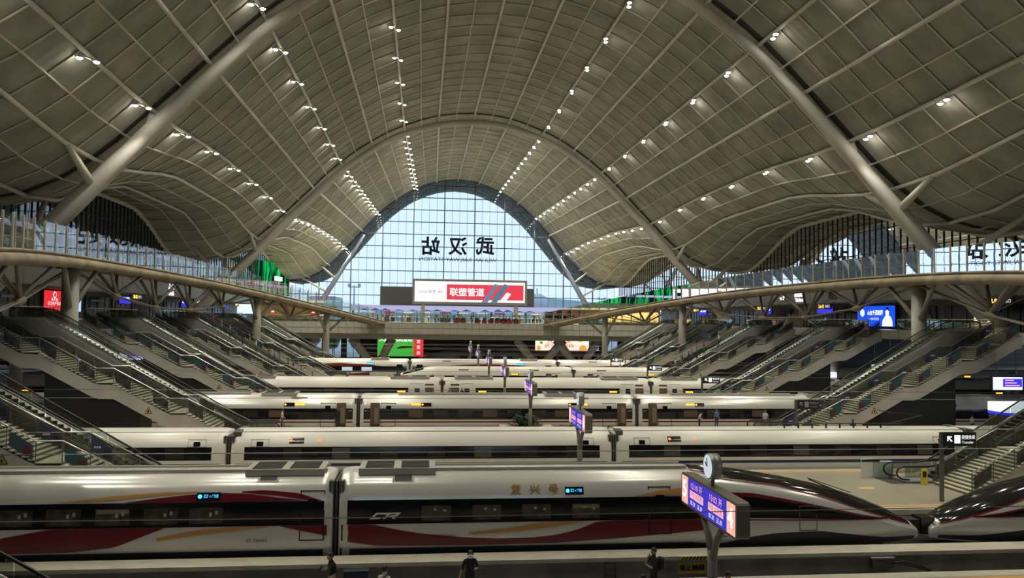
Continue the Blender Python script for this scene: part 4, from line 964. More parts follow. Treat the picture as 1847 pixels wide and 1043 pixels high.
door(c, -4.6, b, o, False, 'train_black', 1.2, 3.3); led(c, -8.95, 3.1, 1.0, b, o, 'led_cyan', '武汉 → 广州南')
ac_unit(c, -7.6, 3.4, b, o)
p, fr = c.frame(-6.9, 1.25, .02); text('ZE 326602', .2, 'text_black', p, fr, b, o, width=.9)
c.band(-7.02, -6.12, 3.63, 3.9, 'train_roofbox', 'vent', b, o, .02, 3); c.band(-6.92, -6.22, 3.68, 3.85, 'train_grille', 'vent_grille', b, o, .03, 3)
c = cars[2]; b = [x for x in tr.children if x.name.startswith('coach')][2]
window_row(c, [.76, 2.98, 5.22, 7.46], 1.98, 2.62, 1.28, b, o)
c.band(-3.35, 13.0, ([-3.3, -1.8, 2, 6, 9, 13], [1.15, .92, .88, .9, 1.05, 1.35]), ([-3.3, -2.0, -1, .12, 2, 3.54, 5, 6, 7, 8.0, 9, 13], [1.85, 1.85, 1.62, 1.42, 1.22, 1.14, 1.16, 1.24, 1.45, 1.82, 1.85, 1.85]), 'train_red', 'red_swoosh', b, o)
c.band(2.2, 7.4, ([2.2, 4, 6, 7.4], [1.36, 1.42, 1.62, 1.83]), ([2.2, 4, 5.2, 6.2, 7.4], [1.44, 1.6, 1.78, 1.85, 1.85]), 'train_orange', 'orange_swoosh', b, o, .018)
c.band(9.8, 12.3, ([9.8, 12.3], [2.9, 2.95]), ([9.8, 11, 12.3], [2.92, 3.14, 3.25]), 'train_orange', 'orange_swoosh', b, o, .018)
for poly in ([(0, 0), (.46, 0), (.46, .07), (.13, .07), (.13, .20), (.56, .20), (.56, .27), (0, .27)], [(.56, 0), (.68, 0), (.68, .20), (.96, .20), (.96, .16), (.74, .14), (.74, .08), (.86, .08), (1.0, 0), (1.14, 0), (.98, .09), (1.08, .12), (1.08, .27), (.56, .27)]):
    p, fr = c.frame(-2.15, 2.08, .022); r_, u_ = np.array(fr[0]), np.array(fr[1])
    m = MB(o); V = [p+r_*(a_+b_*1.1)+u_*b_ for a_, b_ in poly]; m.add(V, [tuple(range(len(V)))]); m.build('emblem_letter', 'white_paint', b, False)
for x in (.76, 2.98, 5.22, 7.46):
    for dx, h_ in ((-.12, .05), (.3, 0)): c.band(x+dx, x+dx+.12, 2.36+h_, 2.46+h_, 'seat_cover', 'headrest', b, o, .03, 2)
for ch, x in zip('复兴号', (4.3, 5.15, 6.0)):
    p, fr = c.frame(x, 3.22, .02); text(ch, .48, 'text_gold', p, fr, b, o, name='gold_character', bold=.012)
led(c, 6.95, 3.16, .85, b, o, 'led_cyan', '武汉 → 广州南'); door(c, 10.9, b, o, False, 'train_black', 1.2, 3.3)
p, fr = c.frame(1.2, 1.3, .03); text('ZY 326601', .2, 'text_black', p, fr, b, o, width=.9); p, fr = c.frame(14.5, 1.1, .03); text('CR400AF', .24, 'text_black', p, fr, b, o, width=1.3)
ac_unit(c, -2.7, 3.4, b, o)
c.band(-1.2, -.25, 3.58, 3.86, 'train_roofbox', 'vent', b, o, .02, 3); c.band(-1.1, -.35, 3.63, 3.81, 'train_grille', 'vent_grille', b, o, .03, 3)
def nose_paint(c, b, o, red='train_red', mir=None):
    """hood, stripes and skirt of the long nose; mir maps x for a nose that points left"""
    T = (lambda x: x) if mir is None else (lambda x: 2*mir-x)
    def C(xs, zs):
        pr = sorted(zip([T(x) for x in xs], zs)); return ([p[0] for p in pr], [p[1] for p in pr])
    def B(x0, x1, *a, **k): c.band(*sorted((T(x0), T(x1))), *a, **k)
    for sd in (-1, 1):
        B(12.6, 24.0, C([12.6, 13.97, 16.68, 19.43, 21.1, 23.36, 24.0], [3.95, 3.61, 3.25, 2.57, 2.02, 1.33, 1.12]), C([12.6, 24.0], [4.03, 4.03]), 'train_hood', 'windscreen_hood', b, o, nz=9, side=sd)
    B(12.6, 24.0, C([12.6, 13.97, 16.68, 19.43, 21.1, 23.36, 24.0], [3.88, 3.55, 3.19, 2.51, 1.96, 1.27, 1.06]), C([12.6, 13.97, 16.68, 19.43, 21.1, 23.36, 24.0], [3.95, 3.61, 3.25, 2.57, 2.02, 1.33, 1.12]), red, 'red_line', b, o, .016, nz=2)
    B(12.5, 22.3, C([12.5, 13.5, 16.4, 19.15, 22.3], [1.86, 1.9, 1.83, 1.71, 1.6]), C([12.5, 13.3, 15.4, 17.84, 20.87, 22.3], [2.88, 2.95, 2.85, 2.45, 1.8, 1.61]), 'train_black', 'black_wedge', b, o, nz=6)
    B(12.5, 22.0, C([12.5, 15.4, 17.84, 20.87, 22.0], [2.86, 2.78, 2.38, 1.76, 1.62]), C([12.5, 13.3, 15.4, 17.84, 20.87, 22.0], [2.98, 3.05, 2.95, 2.5, 1.84, 1.64]), red, 'red_line', b, o, .018, nz=2)
    B(13.2, 22.3, C([13.2, 22.3], [1.80, 1.56]), C([13.2, 22.3], [1.85, 1.61]), red, 'red_line', b, o, .018, nz=2)
    B(12.5, 23.9, C([12.5, 23.9], [.2, .5]), C([12.5, 13.8, 15.2, 16.5, 18.66, 20.6, 22, 23.9], [.8, .72, 1.0, 1.14, 1.18, .92, .74, .66]), 'train_skirt', 'skirt', b, o, nz=4)
    outline(c, *sorted((T(17.6), T(18.5))), 1.2, 2.35, 'train_gap', b, o, .04)
nose_paint(c, b, o)
m = MB(o); m.tube([(18.6, Y1-.55, 2.12), (21.3, Y1-.62, 1.05)], .03, 5); m.tube([(18.6, Y1-.4, 2.16), (20.9, Y1-.3, 1.4)], .02, 5); m.build('wiper', 'black', b)
m = MB(o); m.box((23.9, Y1-.35, -.6), (24.45, Y1+.35, .05)); m.build('coupler', 'black', b)
# twin train coupled nose to nose
c2 = Car(24.85, 52.5, Y1, nose='L'); c3 = Car(52.8, 78, Y1); o2 = (50, Y1, -1.25)
t2 = thing('high_speed_train', 'twin silver train whose dark nose touches the silver and red train', 'train', o2)
b2 = c2.body('coach', 'train_silver', t2, o2); nose_paint(c2, b2, o2, mir=(24.2+24.85)/2); b3 = c3.body('coach', 'train_silver', t2, o2)
c2.band(36.6, 52.2, 1.86, 2.88, 'train_black', 'window_band', b2, o2); c3.band(53, 77.8, 1.86, 2.88, 'train_black', 'window_band', b3, o2); bogies(c3, b3, o2); bogies(c2, b2, o2)
m = MB(o2); m.box((24.5, Y1-.4, -.65), (25.2, Y1+.4, .15)); m.build('coupler_cover', 'train_hood', b2)
# ---------------------------------------------------------------- plain trains
def plain_train(label, Yc, joints, H, paint, style, nose=None):
    o = (joints[0], Yc, -1.25); e = thing('high_speed_train', label, 'train', o); out = []
    for k in range(len(joints)-1):
        xa, xb = joints[k]+.17, joints[k+1]-.17; ns = nose if (nose == 'L' and k == 0) or (nose == 'R' and k == len(joints)-2) else None
        c = Car(xa, xb, Yc, H, ns, 9.5); b = c.body('coach', paint, e, o); out.append((c, b)); bogies(c, b, o); x0, x1 = (xa+9.5, xb-.3) if ns == 'L' else (xa+.3, xb-.3)
        style(c, b, o, x0, x1, k)
        if k: gangway(joints[k], Yc, H, e, o)
    return e, o, out
def sty_white(c, b, o, x0, x1, k):                 # train 2: cream white, black band, dark blue line
    c.band(x0+.5, x1-.5, 2.02, 2.80, 'train_black', 'window_band', b, o); c.band(x0, x1, 1.62, 1.80, 'train_blue', 'blue_line', b, o, nz=2); c.band(x0, x1, .2, .8, 'train_skirt', 'skirt', b, o, nz=2)
    xs = [x0+3.4+2.95*q for q in range(7)]
    for q, x in enumerate(xs): c.band(x-.55, x+.55, 2.1, 2.72, 'train_window_dark' if (q+k) % 3 else 'train_pane', 'window', b, o, .02, 3)
    for x in (x0+1.4, x1-1.4):
        outline(c, x-.55, x+.55, 2.8, 3.25, 'train_grey', b, o, .035); c.band(x-.2, x+.2, 2.7, 3.1, 'train_black', 'door_window', b, o, .02, 3)
    p, fr = c.frame(x0+5, 3.15, .02); m = MB(o); m.disc(p, fr[2], .07, .03, 8); m.build('marker_lamp', 'lamp_red', b)
    led(c, x0+3.6, 3.15, .9, b, o, 'lamp_red')
    m = MB(o); m.box((c.xa+.05, c.Yc-1.2, c.H-1.75), (c.xa+.5, c.Yc+1.2, c.H-1.3)); m.build('end_fairing', 'train_gap', b)
YT2 = YP(2)+7.1
e2, o2_, cs2 = plain_train('cream white train with black window band and dark blue line', YT2, [-62, -36.4, -11.7, 12.5, 37.2, 61.8, 86], 3.78, 'train_white', sty_white)
c, b = cs2[3]; z = c.H-1.25                                                   # roof insulators and folded pantograph
pan = MB(o2_)
for k in range(8): pan.tube([(24.6+1.0*k, YT2-.5, z-.05), (24.6+1.0*k, YT2-.5, z+.22)], .06, 6)
pan.tube([(23.6, YT2-.5, z+.25), (33.2, YT2-.5, z+.25)], .03, 5); pan.tube([(31.5, YT2-.5, z+.1), (35.0, YT2, z+.75), (32.2, YT2, z+1.0)], .035, 5); pan.tube([(32.2, YT2-.8, z+1.02), (32.2, YT2+.8, z+1.02)], .03, 5)
pan.build('pantograph', 'black', b)
def sty_silver(c, b, o, x0, x1, k):                # train 3: silver, wide black band, red line, open doors
    c.band(x0, x1, 1.86, 2.82, 'train_black', 'window_band', b, o); c.band(x0, x1, 1.58, 1.70, 'train_red', 'red_line', b, o, nz=2); c.band(x0, x1, .2, .8, 'train_skirt', 'skirt', b, o, nz=2)
    for q in range(7): c.band(x0+4.6+2.2*q-.65, x0+4.6+2.2*q+.65, 2.08, 2.66, 'train_window_dark' if q % 3 else 'train_door_in', 'window', b, o, .02, 3)
    for x, s in ((x0+1.0, 1), (x1-1.0, -1)):
        d = c.band(x-.42, x+.42, 1.25, 3.3, 'train_door_in', 'open_door', b, o, .024, 5); c.band(x-.05, x+.3, 1.5, 2.9, 'train_blind', 'vestibule_panel', d, o, .03, 4)
        outline(c, *sorted((x+s*.5, x+s*1.8)), 1.2, 3.3, 'train_black', b, o); c.band(*sorted((x+s*.95, x+s*1.4)), 2.75, 3.05, 'train_black', 'door_window', b, o, .02, 3)
    led(c, x0+5.5, 3.15, .9, b, o, 'led_amber'); led(c, x1-5.5, 3.15, .9, b, o, 'led_amber')
    for x in (x0+4.6, x1-4.6): p, fr = c.frame(x, 3.15, .04); m = MB(o); m.box(p+np.array((-.4, -.01, -.06)), p+np.array((.4, .01, .1))); m.build('amber_display', 'led_amber', b)
    c.band(x1-5.4, x1-4.0, 3.62, 3.75, 'train_grille', 'vent', b, o, .02, 2); p, fr = c.frame(x1-6, 1.3, .02); text('ZE 218902', .22, 'text_black', p, fr, b, o, width=1.6)
    ac_unit(c, x1-8, 3.0, b, o); roof_rail(c, x0+3, x1-9, b, o)
YT3 = YP(3)+7.1
plain_train('silver train with black window band, red line and open doors', YT3, [-81.5, -56, -30.8, -5.5, 19.8, 45.1, 70.4, 95.7], 4.03, 'train_silver', sty_silver)
def sty_plain(c, b, o, x0, x1, k):                 # train 4: white, short black window band
    c.band(x0+3.4, x1-3.4, 2.2, 2.86, 'train_black', 'window_band', b, o); c.band(x0, x1, .2, .9, 'train_skirt', 'skirt', b, o, nz=2)
    for x, s in ((x0+1.0, 1), (x1-1.0, -1)):
        c.band(x-.5, x+.5, 1.2, 3.3, 'train_door_in', 'open_door', b, o, .024, 4); outline(c, *sorted((x+s*.7, x+s*2.2)), 1.2, 3.35, 'train_grey', b, o, .05); c.band(*sorted((x+s*1.1, x+s*1.7)), 1.9, 2.8, 'train_black', 'door_window', b, o, .02, 3)
    for x in (x0+4.2, x1-4.2): p, fr = c.frame(x, 2.42, .04); m = MB(o); m.box(p+np.array((-.45, -.01, -.06)), p+np.array((.45, .01, .12))); m.build('amber_display', 'led_amber', b)
    for q in range(3): c.band(x0+7+4*q, x0+8.6+4*q, 2.35, 2.75, 'train_window', 'window', b, o, .02, 2)
    ac_unit(c, x0+1, 4.5, b, o); ac_unit(c, x1-5.5, 4.5, b, o)
YT4 = YP(4)+7.1
plain_train('plain white train with low black window band and roof units at the coach ends', YT4, [-72.0, -47.5, -22.5, 2.4, 27.3, 52.2, 77], 4.0, 'train_white', sty_plain)
def sty_nose(c, b, o, x0, x1, k):                  # train 5: white with sleek nose on the left
    c.band(x0+1, x1-2.2, 2.15, 2.78, 'train_black', 'window_band', b, o); c.band(x0, x1, .2, .9, 'train_skirt', 'skirt', b, o, nz=2)
    if c.nose:
        xa = c.xa
        for sd in (-1, 1): c.band(xa+1.2, xa+7.5, ([xa+1.2, xa+4, xa+7.5], [1.6, 2.7, 3.6]), ([xa+1.2, xa+7.5], [4.0, 4.0]), 'train_hood', 'windscreen_hood', b, o, nz=6, side=sd)
        c.band(xa+.6, xa+9, ([xa+.6, xa+5, xa+9], [1.0, 1.6, 2.2]), ([xa+.6, xa+5, xa+9], [1.3, 2.3, 2.9]), 'train_red', 'red_stripe', b, o, .02)
        p, fr = c.frame(xa+4.6, 2.55, .06); m = MB(o); m.disc(p, fr[2], .35, .06, 10); m.build('tail_lamp', 'lamp_red', b)
        for ch, x in zip('复兴号', (xa+21, xa+22, xa+23)): p, fr = c.frame(x, 2.95, .02); text(ch, .55, 'text_gold', p, fr, b, o, name='gold_character')
    door(c, x1-3.2 if c.nose else x0+2.0, b, o, True, 'train_black', 1.3, 3.2)
    led(c, x0+11, 3.0, 1.2, b, o, 'led_amber'); p, fr = c.frame(x0+11, 3.0, .05); m = MB(o); m.box(p+np.array((-.5, -.01, -.08)), p+np.array((.5, .01, .12))); m.build('amber_display', 'led_amber', b)
    c.band(x1-6, x1-4.6, 3.5, 3.66, 'train_grille', 'vent', b, o, .02, 2); c.band(x0+3, x0+4.4, 3.5, 3.66, 'train_grille', 'vent', b, o, .02, 2)
YT5 = YP(5)+7.1
plain_train('white train with a sleek glowing red lamp nose', YT5, [-7.4, 21.9, 47, 72, 97], 4.05, 'train_white', sty_nose, 'L')
def sty_redarch(c, b, o, x0, x1, k):               # train 6: silver with red arch, lit windows
    c.band(x0, x1, 1.86, 2.8, 'train_black', 'window_band', b, o); c.band(x0, x1, .2, .82, 'train_skirt', 'skirt', b, o, nz=2)
    xm = (x0+x1)/2; c.band(xm-8, xm+8, ([xm-8, xm+8], [2.81, 2.81]), ([xm-8, xm-3, xm+1, xm+5, xm+8], [2.82, 3.15, 3.3, 3.15, 2.82]), 'train_red', 'red_swoosh', b, o)
    c.band(xm-10, xm+6, ([xm-10, xm+6], [.9, .9]), ([xm-10, xm-2, xm+6], [1.3, 1.1, 1.84]), 'train_red', 'red_swoosh', b, o)
    for q in range(5): c.band(x0+4+3.2*q, x0+5.7+3.2*q, 2.05, 2.65, 'train_lit' if k == 2 and q in (3, 4) else 'train_window', 'window', b, o, .02, 2)
    for x in (x0+1.2, x1-1.2): c.band(x-.5, x+.5, 1.2, 3.1, 'train_black', 'open_door', b, o, .024, 4)
    led(c, x1-6, 3.2, 1.3, b, o, 'led_cyan'); p, fr = c.frame(x1-6, 3.2, .05); m = MB(o); m.box(p+np.array((-.6, -.01, -.1)), p+np.array((.6, .01, .1))); m.build('cyan_display', 'led_cyan', b)
    c.band(x0+5, x0+6.4, 3.62, 3.76, 'train_grille', 'vent', b, o, .02, 2); ac_unit(c, x1-6, 3, b, o)
YT6 = YP(6)+7.1
plain_train('silver train with a red arch on its roof edge in front of the far bridge', YT6, [-77.7, -52.4, -27.2, -2.0, 23.2, 48.4, 73.6], 4.05, 'train_silver', sty_redarch)
def sty_grey(c, b, o, x0, x1, k):                  # train 7: grey, single windows
    for q in range(int((x1-x0-2)/2.5)): c.band(x0+1.2+2.5*q, x0+2.9+2.5*q, 1.9, 2.7, 'train_black', 'window', b, o, .02, 2)
    c.band(x0, x1, .2, .9, 'train_skirt', 'skirt', b, o, nz=2)
    if c.nose:
        xa = c.xa
        for sd in (-1, 1): c.band(xa+2, xa+6.5, ([xa+2, xa+6.5], [2.3, 3.4]), ([xa+2, xa+6.5], [4, 4]), 'train_hood', 'windscreen', b, o, nz=5, side=sd)
YT7 = YP(8)+7.1
plain_train('dull grey train with separate dark windows under the far bridge', YT7, [-2.5, 24, 49.5, 75], 4.03, 'train_grey', sty_grey, 'L')
# ================================================================== PLATFORM SIGNS WITH CLOCKS
pmat('sign_case', (.20, .18, .145), .45, .2); pmat('clock_case', (.42, .40, .37), .35, .5); emat('clock_face', (.75, .85, .95), .8); emat('sign_panel_pink', (1.0, .50, .38), 1.0); emat('sign_panel_blue', (.06, .05, .62), .9)
def platform_sign(i, a, b):
    X, Y = 9.1, YP(i); o = (X, Y, 0); e = thing('platform_sign', 'blue sign with clock on forked post on the platform of %s' % PLAT[i], 'sign', o)
    m = MB(o); m.tube([(X, Y, 0), (X, Y, 2.5)], [.17, .15], 10); m.build('post', 'sign_case', e, True)
    m = MB(o); m.tube([(X, Y, 0), (X, Y, .08)], .35, 12); m.build('base_plate', 'steel_dark', e)
    for d in (-1, 1): m = MB(o); m.tube([(X, Y, 2.2), (X, Y+d*.35, 2.9), (X, Y+d*.9, 3.45)], [.13, .11, .1], 8); m.build('fork_arm', 'sign_case', e, True)
    za, zb = 3.45, 4.5; m = MB(o)
    poly = []
    for cy, cz, a0 in ((Y+2.35-.15, zb-.15, 0), (Y-2.35+.15, zb-.15, 90), (Y-2.35+.15, za+.15, 180), (Y+2.35-.15, za+.15, 270)):
        for k in range(4): t = math.radians(a0+30*k); poly.append((cy+.15*math.cos(t), cz+.15*math.sin(t)))
    m.prism(poly, 'x', X-.2, X+.2); cs = m.build('case', 'sign_case', e)
    x = X-.215
    m = MB(o); m.box((x, Y-1.65, za+.08), (X-.2, Y+1.65, zb-.08)); m.build('blue_display', 'sign_panel_blue', e)
    for ya, yb in ((Y-2.25, Y-1.66), (Y+1.66, Y+2.25)): m = MB(o); m.box((x, ya, za+.08), (X-.2, yb, zb-.08)); m.build('number_panel', 'sign_panel_pink', e)
    text(str(b), .8, 'led_white', (x-.01, Y+1.95, 3.98), '-X', e, o, bold=.015); text(str(a), .8, 'led_white', (x-.01, Y-1.95, 3.98), '-X', e, o, bold=.015)
    for yy, tm in ((Y+.85, '12:10 开'), (Y-.8, '13:02 开')):
        text(tm, .26, 'pink_glow', (x-.01, yy, 4.22), '-X', e, o, width=1.0)
        m = MB(o); m.box((x-.008, yy-.6, 3.82), (x, yy+.6, 4.06)); m.build('route_panel', 'pink_glow', e)
        text('开往 北京西', .2, 'sign_panel_blue', (x-.012, yy, 3.94), '-X', e, o, width=1.05); text('车次  正点', .17, 'led_white', (x-.01, yy, 3.66), '-X', e, o, width=1.1)
    m = MB(o); m.tube([(X, Y, zb), (X, Y, zb+.25)], .06, 6); m.build('clock_stem', 'sign_case', e)
    m = MB(o); m.tube([(X-.16, Y, zb+.6), (X+.16, Y, zb+.6)], .40, 24); ck = m.build('clock', 'clock_case', e, True)
    m = MB(o); m.tube([(X-.17, Y, zb+.6), (X-.16, Y, zb+.6)], .36, 24); m.build('clock_face', 'clock_face', ck)
    m = MB(o); m.beam((X-.18, Y, zb+.6), (X-.18, Y+.03, zb+.86), .01, .03, (1, 0, 0)); m.beam((X-.18, Y, zb+.6), (X-.18, Y+.16, zb+.72), .01, .04, (1, 0, 0)); m.build('clock_hands', 'black', ck)
for i, a, b in ((1, 4, 5), (2, 6, 7), (3, 8, 9), (4, 10, 11), (5, 12, 13), (6, 14, 15), (7, 16, 17)): platform_sign(i, a, b)
# transfer direction signs by the stairs
def dir_sign(X, Y, z, label, lit=True, rot=False):
    o = (X, Y, 0); e = thing('direction_sign', label, 'sign', o)
    m = MB(o); m.box((X-.1, Y-.06, 0), (X+.1, Y+.06, z+.75)); m.build('post', 'steel_dark', e)
    m = MB(o); m.box((X+.1, Y-.1, z), (X+2.0, Y+.1, z+.75)); m.build('board', 'black', e)
    mt = 'led_white' if lit else 'text_grey'
    text('↖', .5, mt, (X+.42, Y-.11, z+.4), '-Y', e, o, bold=.02); m = MB(o); m.box((X+.7, Y-.11, z+.15), (X+1.05, Y-.1, z+.6)); m.build('pictogram', mt, e)
    text('便捷换乘', .24, mt, (X+1.52, Y-.11, z+.47), '-Y', e, o, width=.8); text('Transfer', .2, mt, (X+1.48, Y-.11, z+.2), '-Y', e, o, width=.7)
dir_sign(28.4, YP(2)-4.2, 3.0, 'lit black transfer sign on a post by the stairs near the cream white train')
dir_sign(30.6, YP(3)-3.6, 2.6, 'unlit grey transfer sign on a post by the stairs near the open door train', False)
dir_sign(30.2, YP(4)-3.6, 3.0, 'small lit transfer sign by the stairs by the plain white train')
dir_sign(30.2, YP(5)-3.6, 3.0, 'small lit transfer sign by the stairs by the red lamp nose train'); dir_sign(30.2, YP(6)-3.6, 3.0, 'tiny lit transfer sign by the stairs by the red arch train')
# escalator bottom fittings on platform 6|7: green side box and yellow stand
e = thing('glass_notice_box', 'pale green box with notice sheets at the foot of the escalator', 'box', (28.4, YP(2)+.9, 0)); oo = (28.4, YP(2)+.9, 0)
pmat('pale_green', (.42, .52, .44), .5); pmat('paper', (.75, .75, .7), .7)
m = MB(oo); m.box((28.3, YP(2)+2.1, .02), (29.6, YP(2)+2.4, 1.0)); m.build('box_body', 'pale_green', e); m = MB(oo); m.box((27.5, YP(2)+2.1, .1), (28.25, YP(2)+2.2, 1.15)); m.build('notice', 'paper', e); m = MB(oo); m.box((27.5, YP(2)+2.08, 1.0), (28.7, YP(2)+2.1, 1.15)); m.build('header', 'black', e)
e = thing('caution_stand', 'yellow caution stand between escalator and stairs', 'stand', (30.2, YP(2)-.05, 0)); oo = (30.2, YP(2)-.05, 0)
m = MB(oo); m.prism([(30.0, .0), (30.4, .0), (30.38, .95), (30.02, .95)], 'y', YP(2)-.12, YP(2)-.02); m.build('panel', 'line_yellow', e); m = MB(oo); m.box((30.08, YP(2)-.13, .45), (30.32, YP(2)-.12, .8)); m.build('print', 'black', e)
# no crossing sign, ladder, watering hose on the trackside wall
Yw = YP(1)+9.6
e = thing('crossing_ban_sign', 'yellow no crossing sign with black characters on the trackside wall', 'sign', (12.1, Yw-.03, -1.1)); oo = (12.1, Yw-.03, -1.1)
m = MB(oo); m.box((11.25, Yw-.03, -1.36), (12.5, Yw, -.9)); m.build('board', 'sign_yellow', e); text('禁止跨越', .27, 'text_black', (11.87, Yw-.04, -1.12), '-Y', e, oo, width=1.15, bold=.012)
m = MB(oo); m.box((11.3, Yw-.12, -.74), (12.55, Yw-.1, -.6)); m.build('hazard_strip', 'sign_yellow', e)
for k in range(7): m = MB(oo); m.prism([(11.36+.16*k, -.74), (11.44+.16*k, -.74), (11.54+.16*k, -.6), (11.46+.16*k, -.6)], 'y', Yw-.13, Yw-.12); m.build('hazard_stripe', 'black', e)
e = thing('wall_ladder', 'thin steel ladder on the trackside wall', 'ladder', (8.2, Yw-.06, -1.6)); oo = (8.2, Yw-.06, -1.6)
for x in (8.0, 8.45): m = MB(oo); m.box((x, Yw-.05, -1.5), (x+.03, Yw, -.78)); m.build('side_rail', 'steel_dark', e)
for k in range(3): m = MB(oo); m.box((8.0, Yw-.05, -1.4+.28*k), (8.48, Yw-.02, -1.37+.28*k)); m.build('rung', 'steel_dark', e)
e = thing('watering_box', 'grey watering box with black hoses on the trackside wall', 'box', (20.5, Yw-.2, -1.2)); oo = (20.5, Yw-.2, -1.2)
m = MB(oo); m.box((20.1, Yw-.3, -1.25), (21.1, Yw-.01, -.84)); m.build('cabinet', 'steel_dark', e); m = MB(oo); m.box((20.05, Yw-.32, -.84), (21.15, Yw-.01, -.78)); m.build('lid', 'grey_panel', e)
m = MB(oo); m.tube([(21.0, Yw-.32, -1.0), (21.6, Yw-.35, -.95), (22.2, Yw-.38, -1.12), (22.8, Yw-.4, -1.35)], .04, 6); m.tube([(20.3, Yw-.33, -.9), (21.3, Yw-.36, -1.0), (22.3, Yw-.4, -1.25), (23.0, Yw-.4, -1.5)], .03, 6); m.build('hose', 'rubber', e, True)
# yellow floor marks on the near platform
for k, x in enumerate((15.6, 21.9, 25.6)):
    m = MB((x, YP(1)+3.6, .003)); m.box((x, YP(1)+3.5, .001), (x+1.5, YP(1)+3.72, .008)); tag(m.build('floor_mark', 'line_yellow'), 'yellow queue mark on the near platform floor', 'marking', group='queue marks on the near platform')
m = MB((26.2, YP(2)-.9, 0)); m.box((25.6, YP(2)-1.0, .001), (26.5, YP(2)-.6, .008)); tag(m.build('floor_mark', 'line_yellow'), 'yellow direction mark in front of the escalator foot', 'marking')
# planter with bush 
def bush(o, r, n, mat, parent, h=1.0):
    m = MB(o)
    for k in range(n):
        a = random.random()*2*math.pi; el = random.random(); rr = r*math.sqrt(1-(el*.9)**2)*(.55+.45*random.random()); c = np.array((o[0]+rr*math.cos(a), o[1]+rr*.7*math.sin(a), o[2]+.25+el*h*.8))
        d = np.array((math.cos(a), math.sin(a), .9*random.random())); d /= np.linalg.norm(d); s = np.cross(d, (0, 0, 1)); s /= np.linalg.norm(s); L = .22+.25*random.random()
        m.add([c, c+d*L*.5+s*L*.22, c+d*L, c+d*L*.5-s*L*.22], [(0, 1, 2, 3)])
    return tag(m.build('leaves', mat, parent), kind='stuff')
for (X, Y, lab) in ((9.15, YP(3)+3.2, 'round leafy bush in a stone planter at the foot of the clock sign'),):
    o = (X, Y, 0); e = thing('planter_bush', lab, 'plant', o); m = MB(o); m.box((X-2.3, Y-.7, 0), (X+2.3, Y+.7, .35)); m.build('planter', 'platform_edge', e)
    m = MB(o); m.tube([(X, Y, .3), (X, Y, .7), (X, Y, 1.1)], [.5, .95, .45], 10); m.build('core', 'leaf', e, True); bush((X, Y, .3), 1.45, 420, 'leaf', e, 1.1)
for k in range(9):                              # planters on the far bridge
    X = -33.9+2.5*k; o = (X, 162.2, 8.78); e = thing('planter_bush', 'low dark hedge planter on the lantern side of the far bridge', 'plant', o, group='hedges left on the far bridge')
    m = MB(o); m.box((X-1.2, 161.8, 8.78), (X+1.2, 162.6, 9.15)); m.build('planter', 'dark_panel', e); bush((X, 162.2, 8.9), .95, 70, 'leaf', e, .7)
for k in range(6):
    X = 34.4+3.0*k; o = (X, 162.2, 8.78); e = thing('planter_bush', 'low dark hedge planter before the golden shop on the far bridge', 'plant', o, group='hedges right on the far bridge')
    m = MB(o); m.box((X-1.4, 161.8, 8.78), (X+1.4, 162.6, 9.15)); m.build('planter', 'dark_panel', e); bush((X, 162.2, 8.9), 1.15, 70, 'leaf', e, .7)
# overhead wires
def wire(pts, label, r=.018):
    m = MB(pts[0]); m.tube(pts, r, 4); tag(m.build('overhead_wire', 'steel_dark'), label, 'wire', group='contact wires over the tracks')
for i in range(1, 8):
    for dy in (7.1, 12.75):
        Y = YP(i)+dy; z = 4.4
        wire([(-150, Y, z), (-60, Y, z-.03), (20, Y, z), (100, Y, z-.03), (170, Y, z)], 'thin overhead contact wire above a track')
# kiosks and lit boards under the right concourse
def kiosk(X, Y, label, txt):
    o = (X, Y, 0); e = thing('platform_kiosk', label, 'kiosk', o)
    m = MB(o); m.box((X, Y, 0), (X+6, Y+2.2, 1.7)); m.build('body', 'shop_wall', e); m = MB(o); m.box((X-.05, Y-.05, 1.7), (X+6.05, Y+2.25, 1.95)); m.build('blue_band', 'sign_blue', e)
    m = MB(o); m.box((X-.05, Y-.05, 1.95), (X+6.05, Y+2.25, 2.75)); m.build('light_box', 'shop_white', e)
    for k in range(3): m = MB(o); m.box((X+.3+1.9*k, Y-.03, .2), (X+1.9+1.9*k, Y, 1.5)); m.build('window', 'shop_dark', e)
    text(txt, .24, 'led_white', (X+3, Y-.07, 1.82), '-Y', e, o, width=3.2)
kiosk(51.5, YP(3)-1.0, 'platform kiosk with glowing white band beside the open door train', '便民服务超市'); kiosk(52.0, YP(4)-1.0, 'platform kiosk with glowing white band beside the plain white train', '便民服务超市'); kiosk(52.5, YP(5)-1.0, 'platform kiosk with glowing white band beside the red lamp nose train', '便民超市')
def hang_board(X, Y, z, label, face='-Y', w_=3.0, mat='shop_white'):
    Y += 1.9
    o = (X, Y, z); e = thing('hanging_board', label, 'screen', o)
    m = MB(o); m.box((X-w_/2-.1, Y, z-.1), (X+w_/2+.1, Y+.3, z+1.3)); m.build('case', 'black', e)
    m = MB(o); m.box((X-w_/2, Y-.03, z), (X+w_/2, Y, z+1.2)); m.build('screen', mat, e)
    m = MB(o); m.box((X-w_/2+1.0, Y-.05, z+.25), (X+w_/2-.05, Y-.03, z+1.05)); m.build('blue_field', 'sign_blue', e)
    for k in range(3): m = MB(o); m.box((X-w_/2+1.2, Y-.06, z+.35+.25*k), (X+w_/2-.3-.3*k, Y-.05, z+.45+.25*k)); m.build('text_line', 'pink_glow', e)
    for d in (-w_/3, w_/3): m = MB(o); m.tube([(X+d, Y+.15, z+1.3), (X+d, Y+.15, 8.1)], .05, 6); m.build('hanger', 'steel_dark', e)
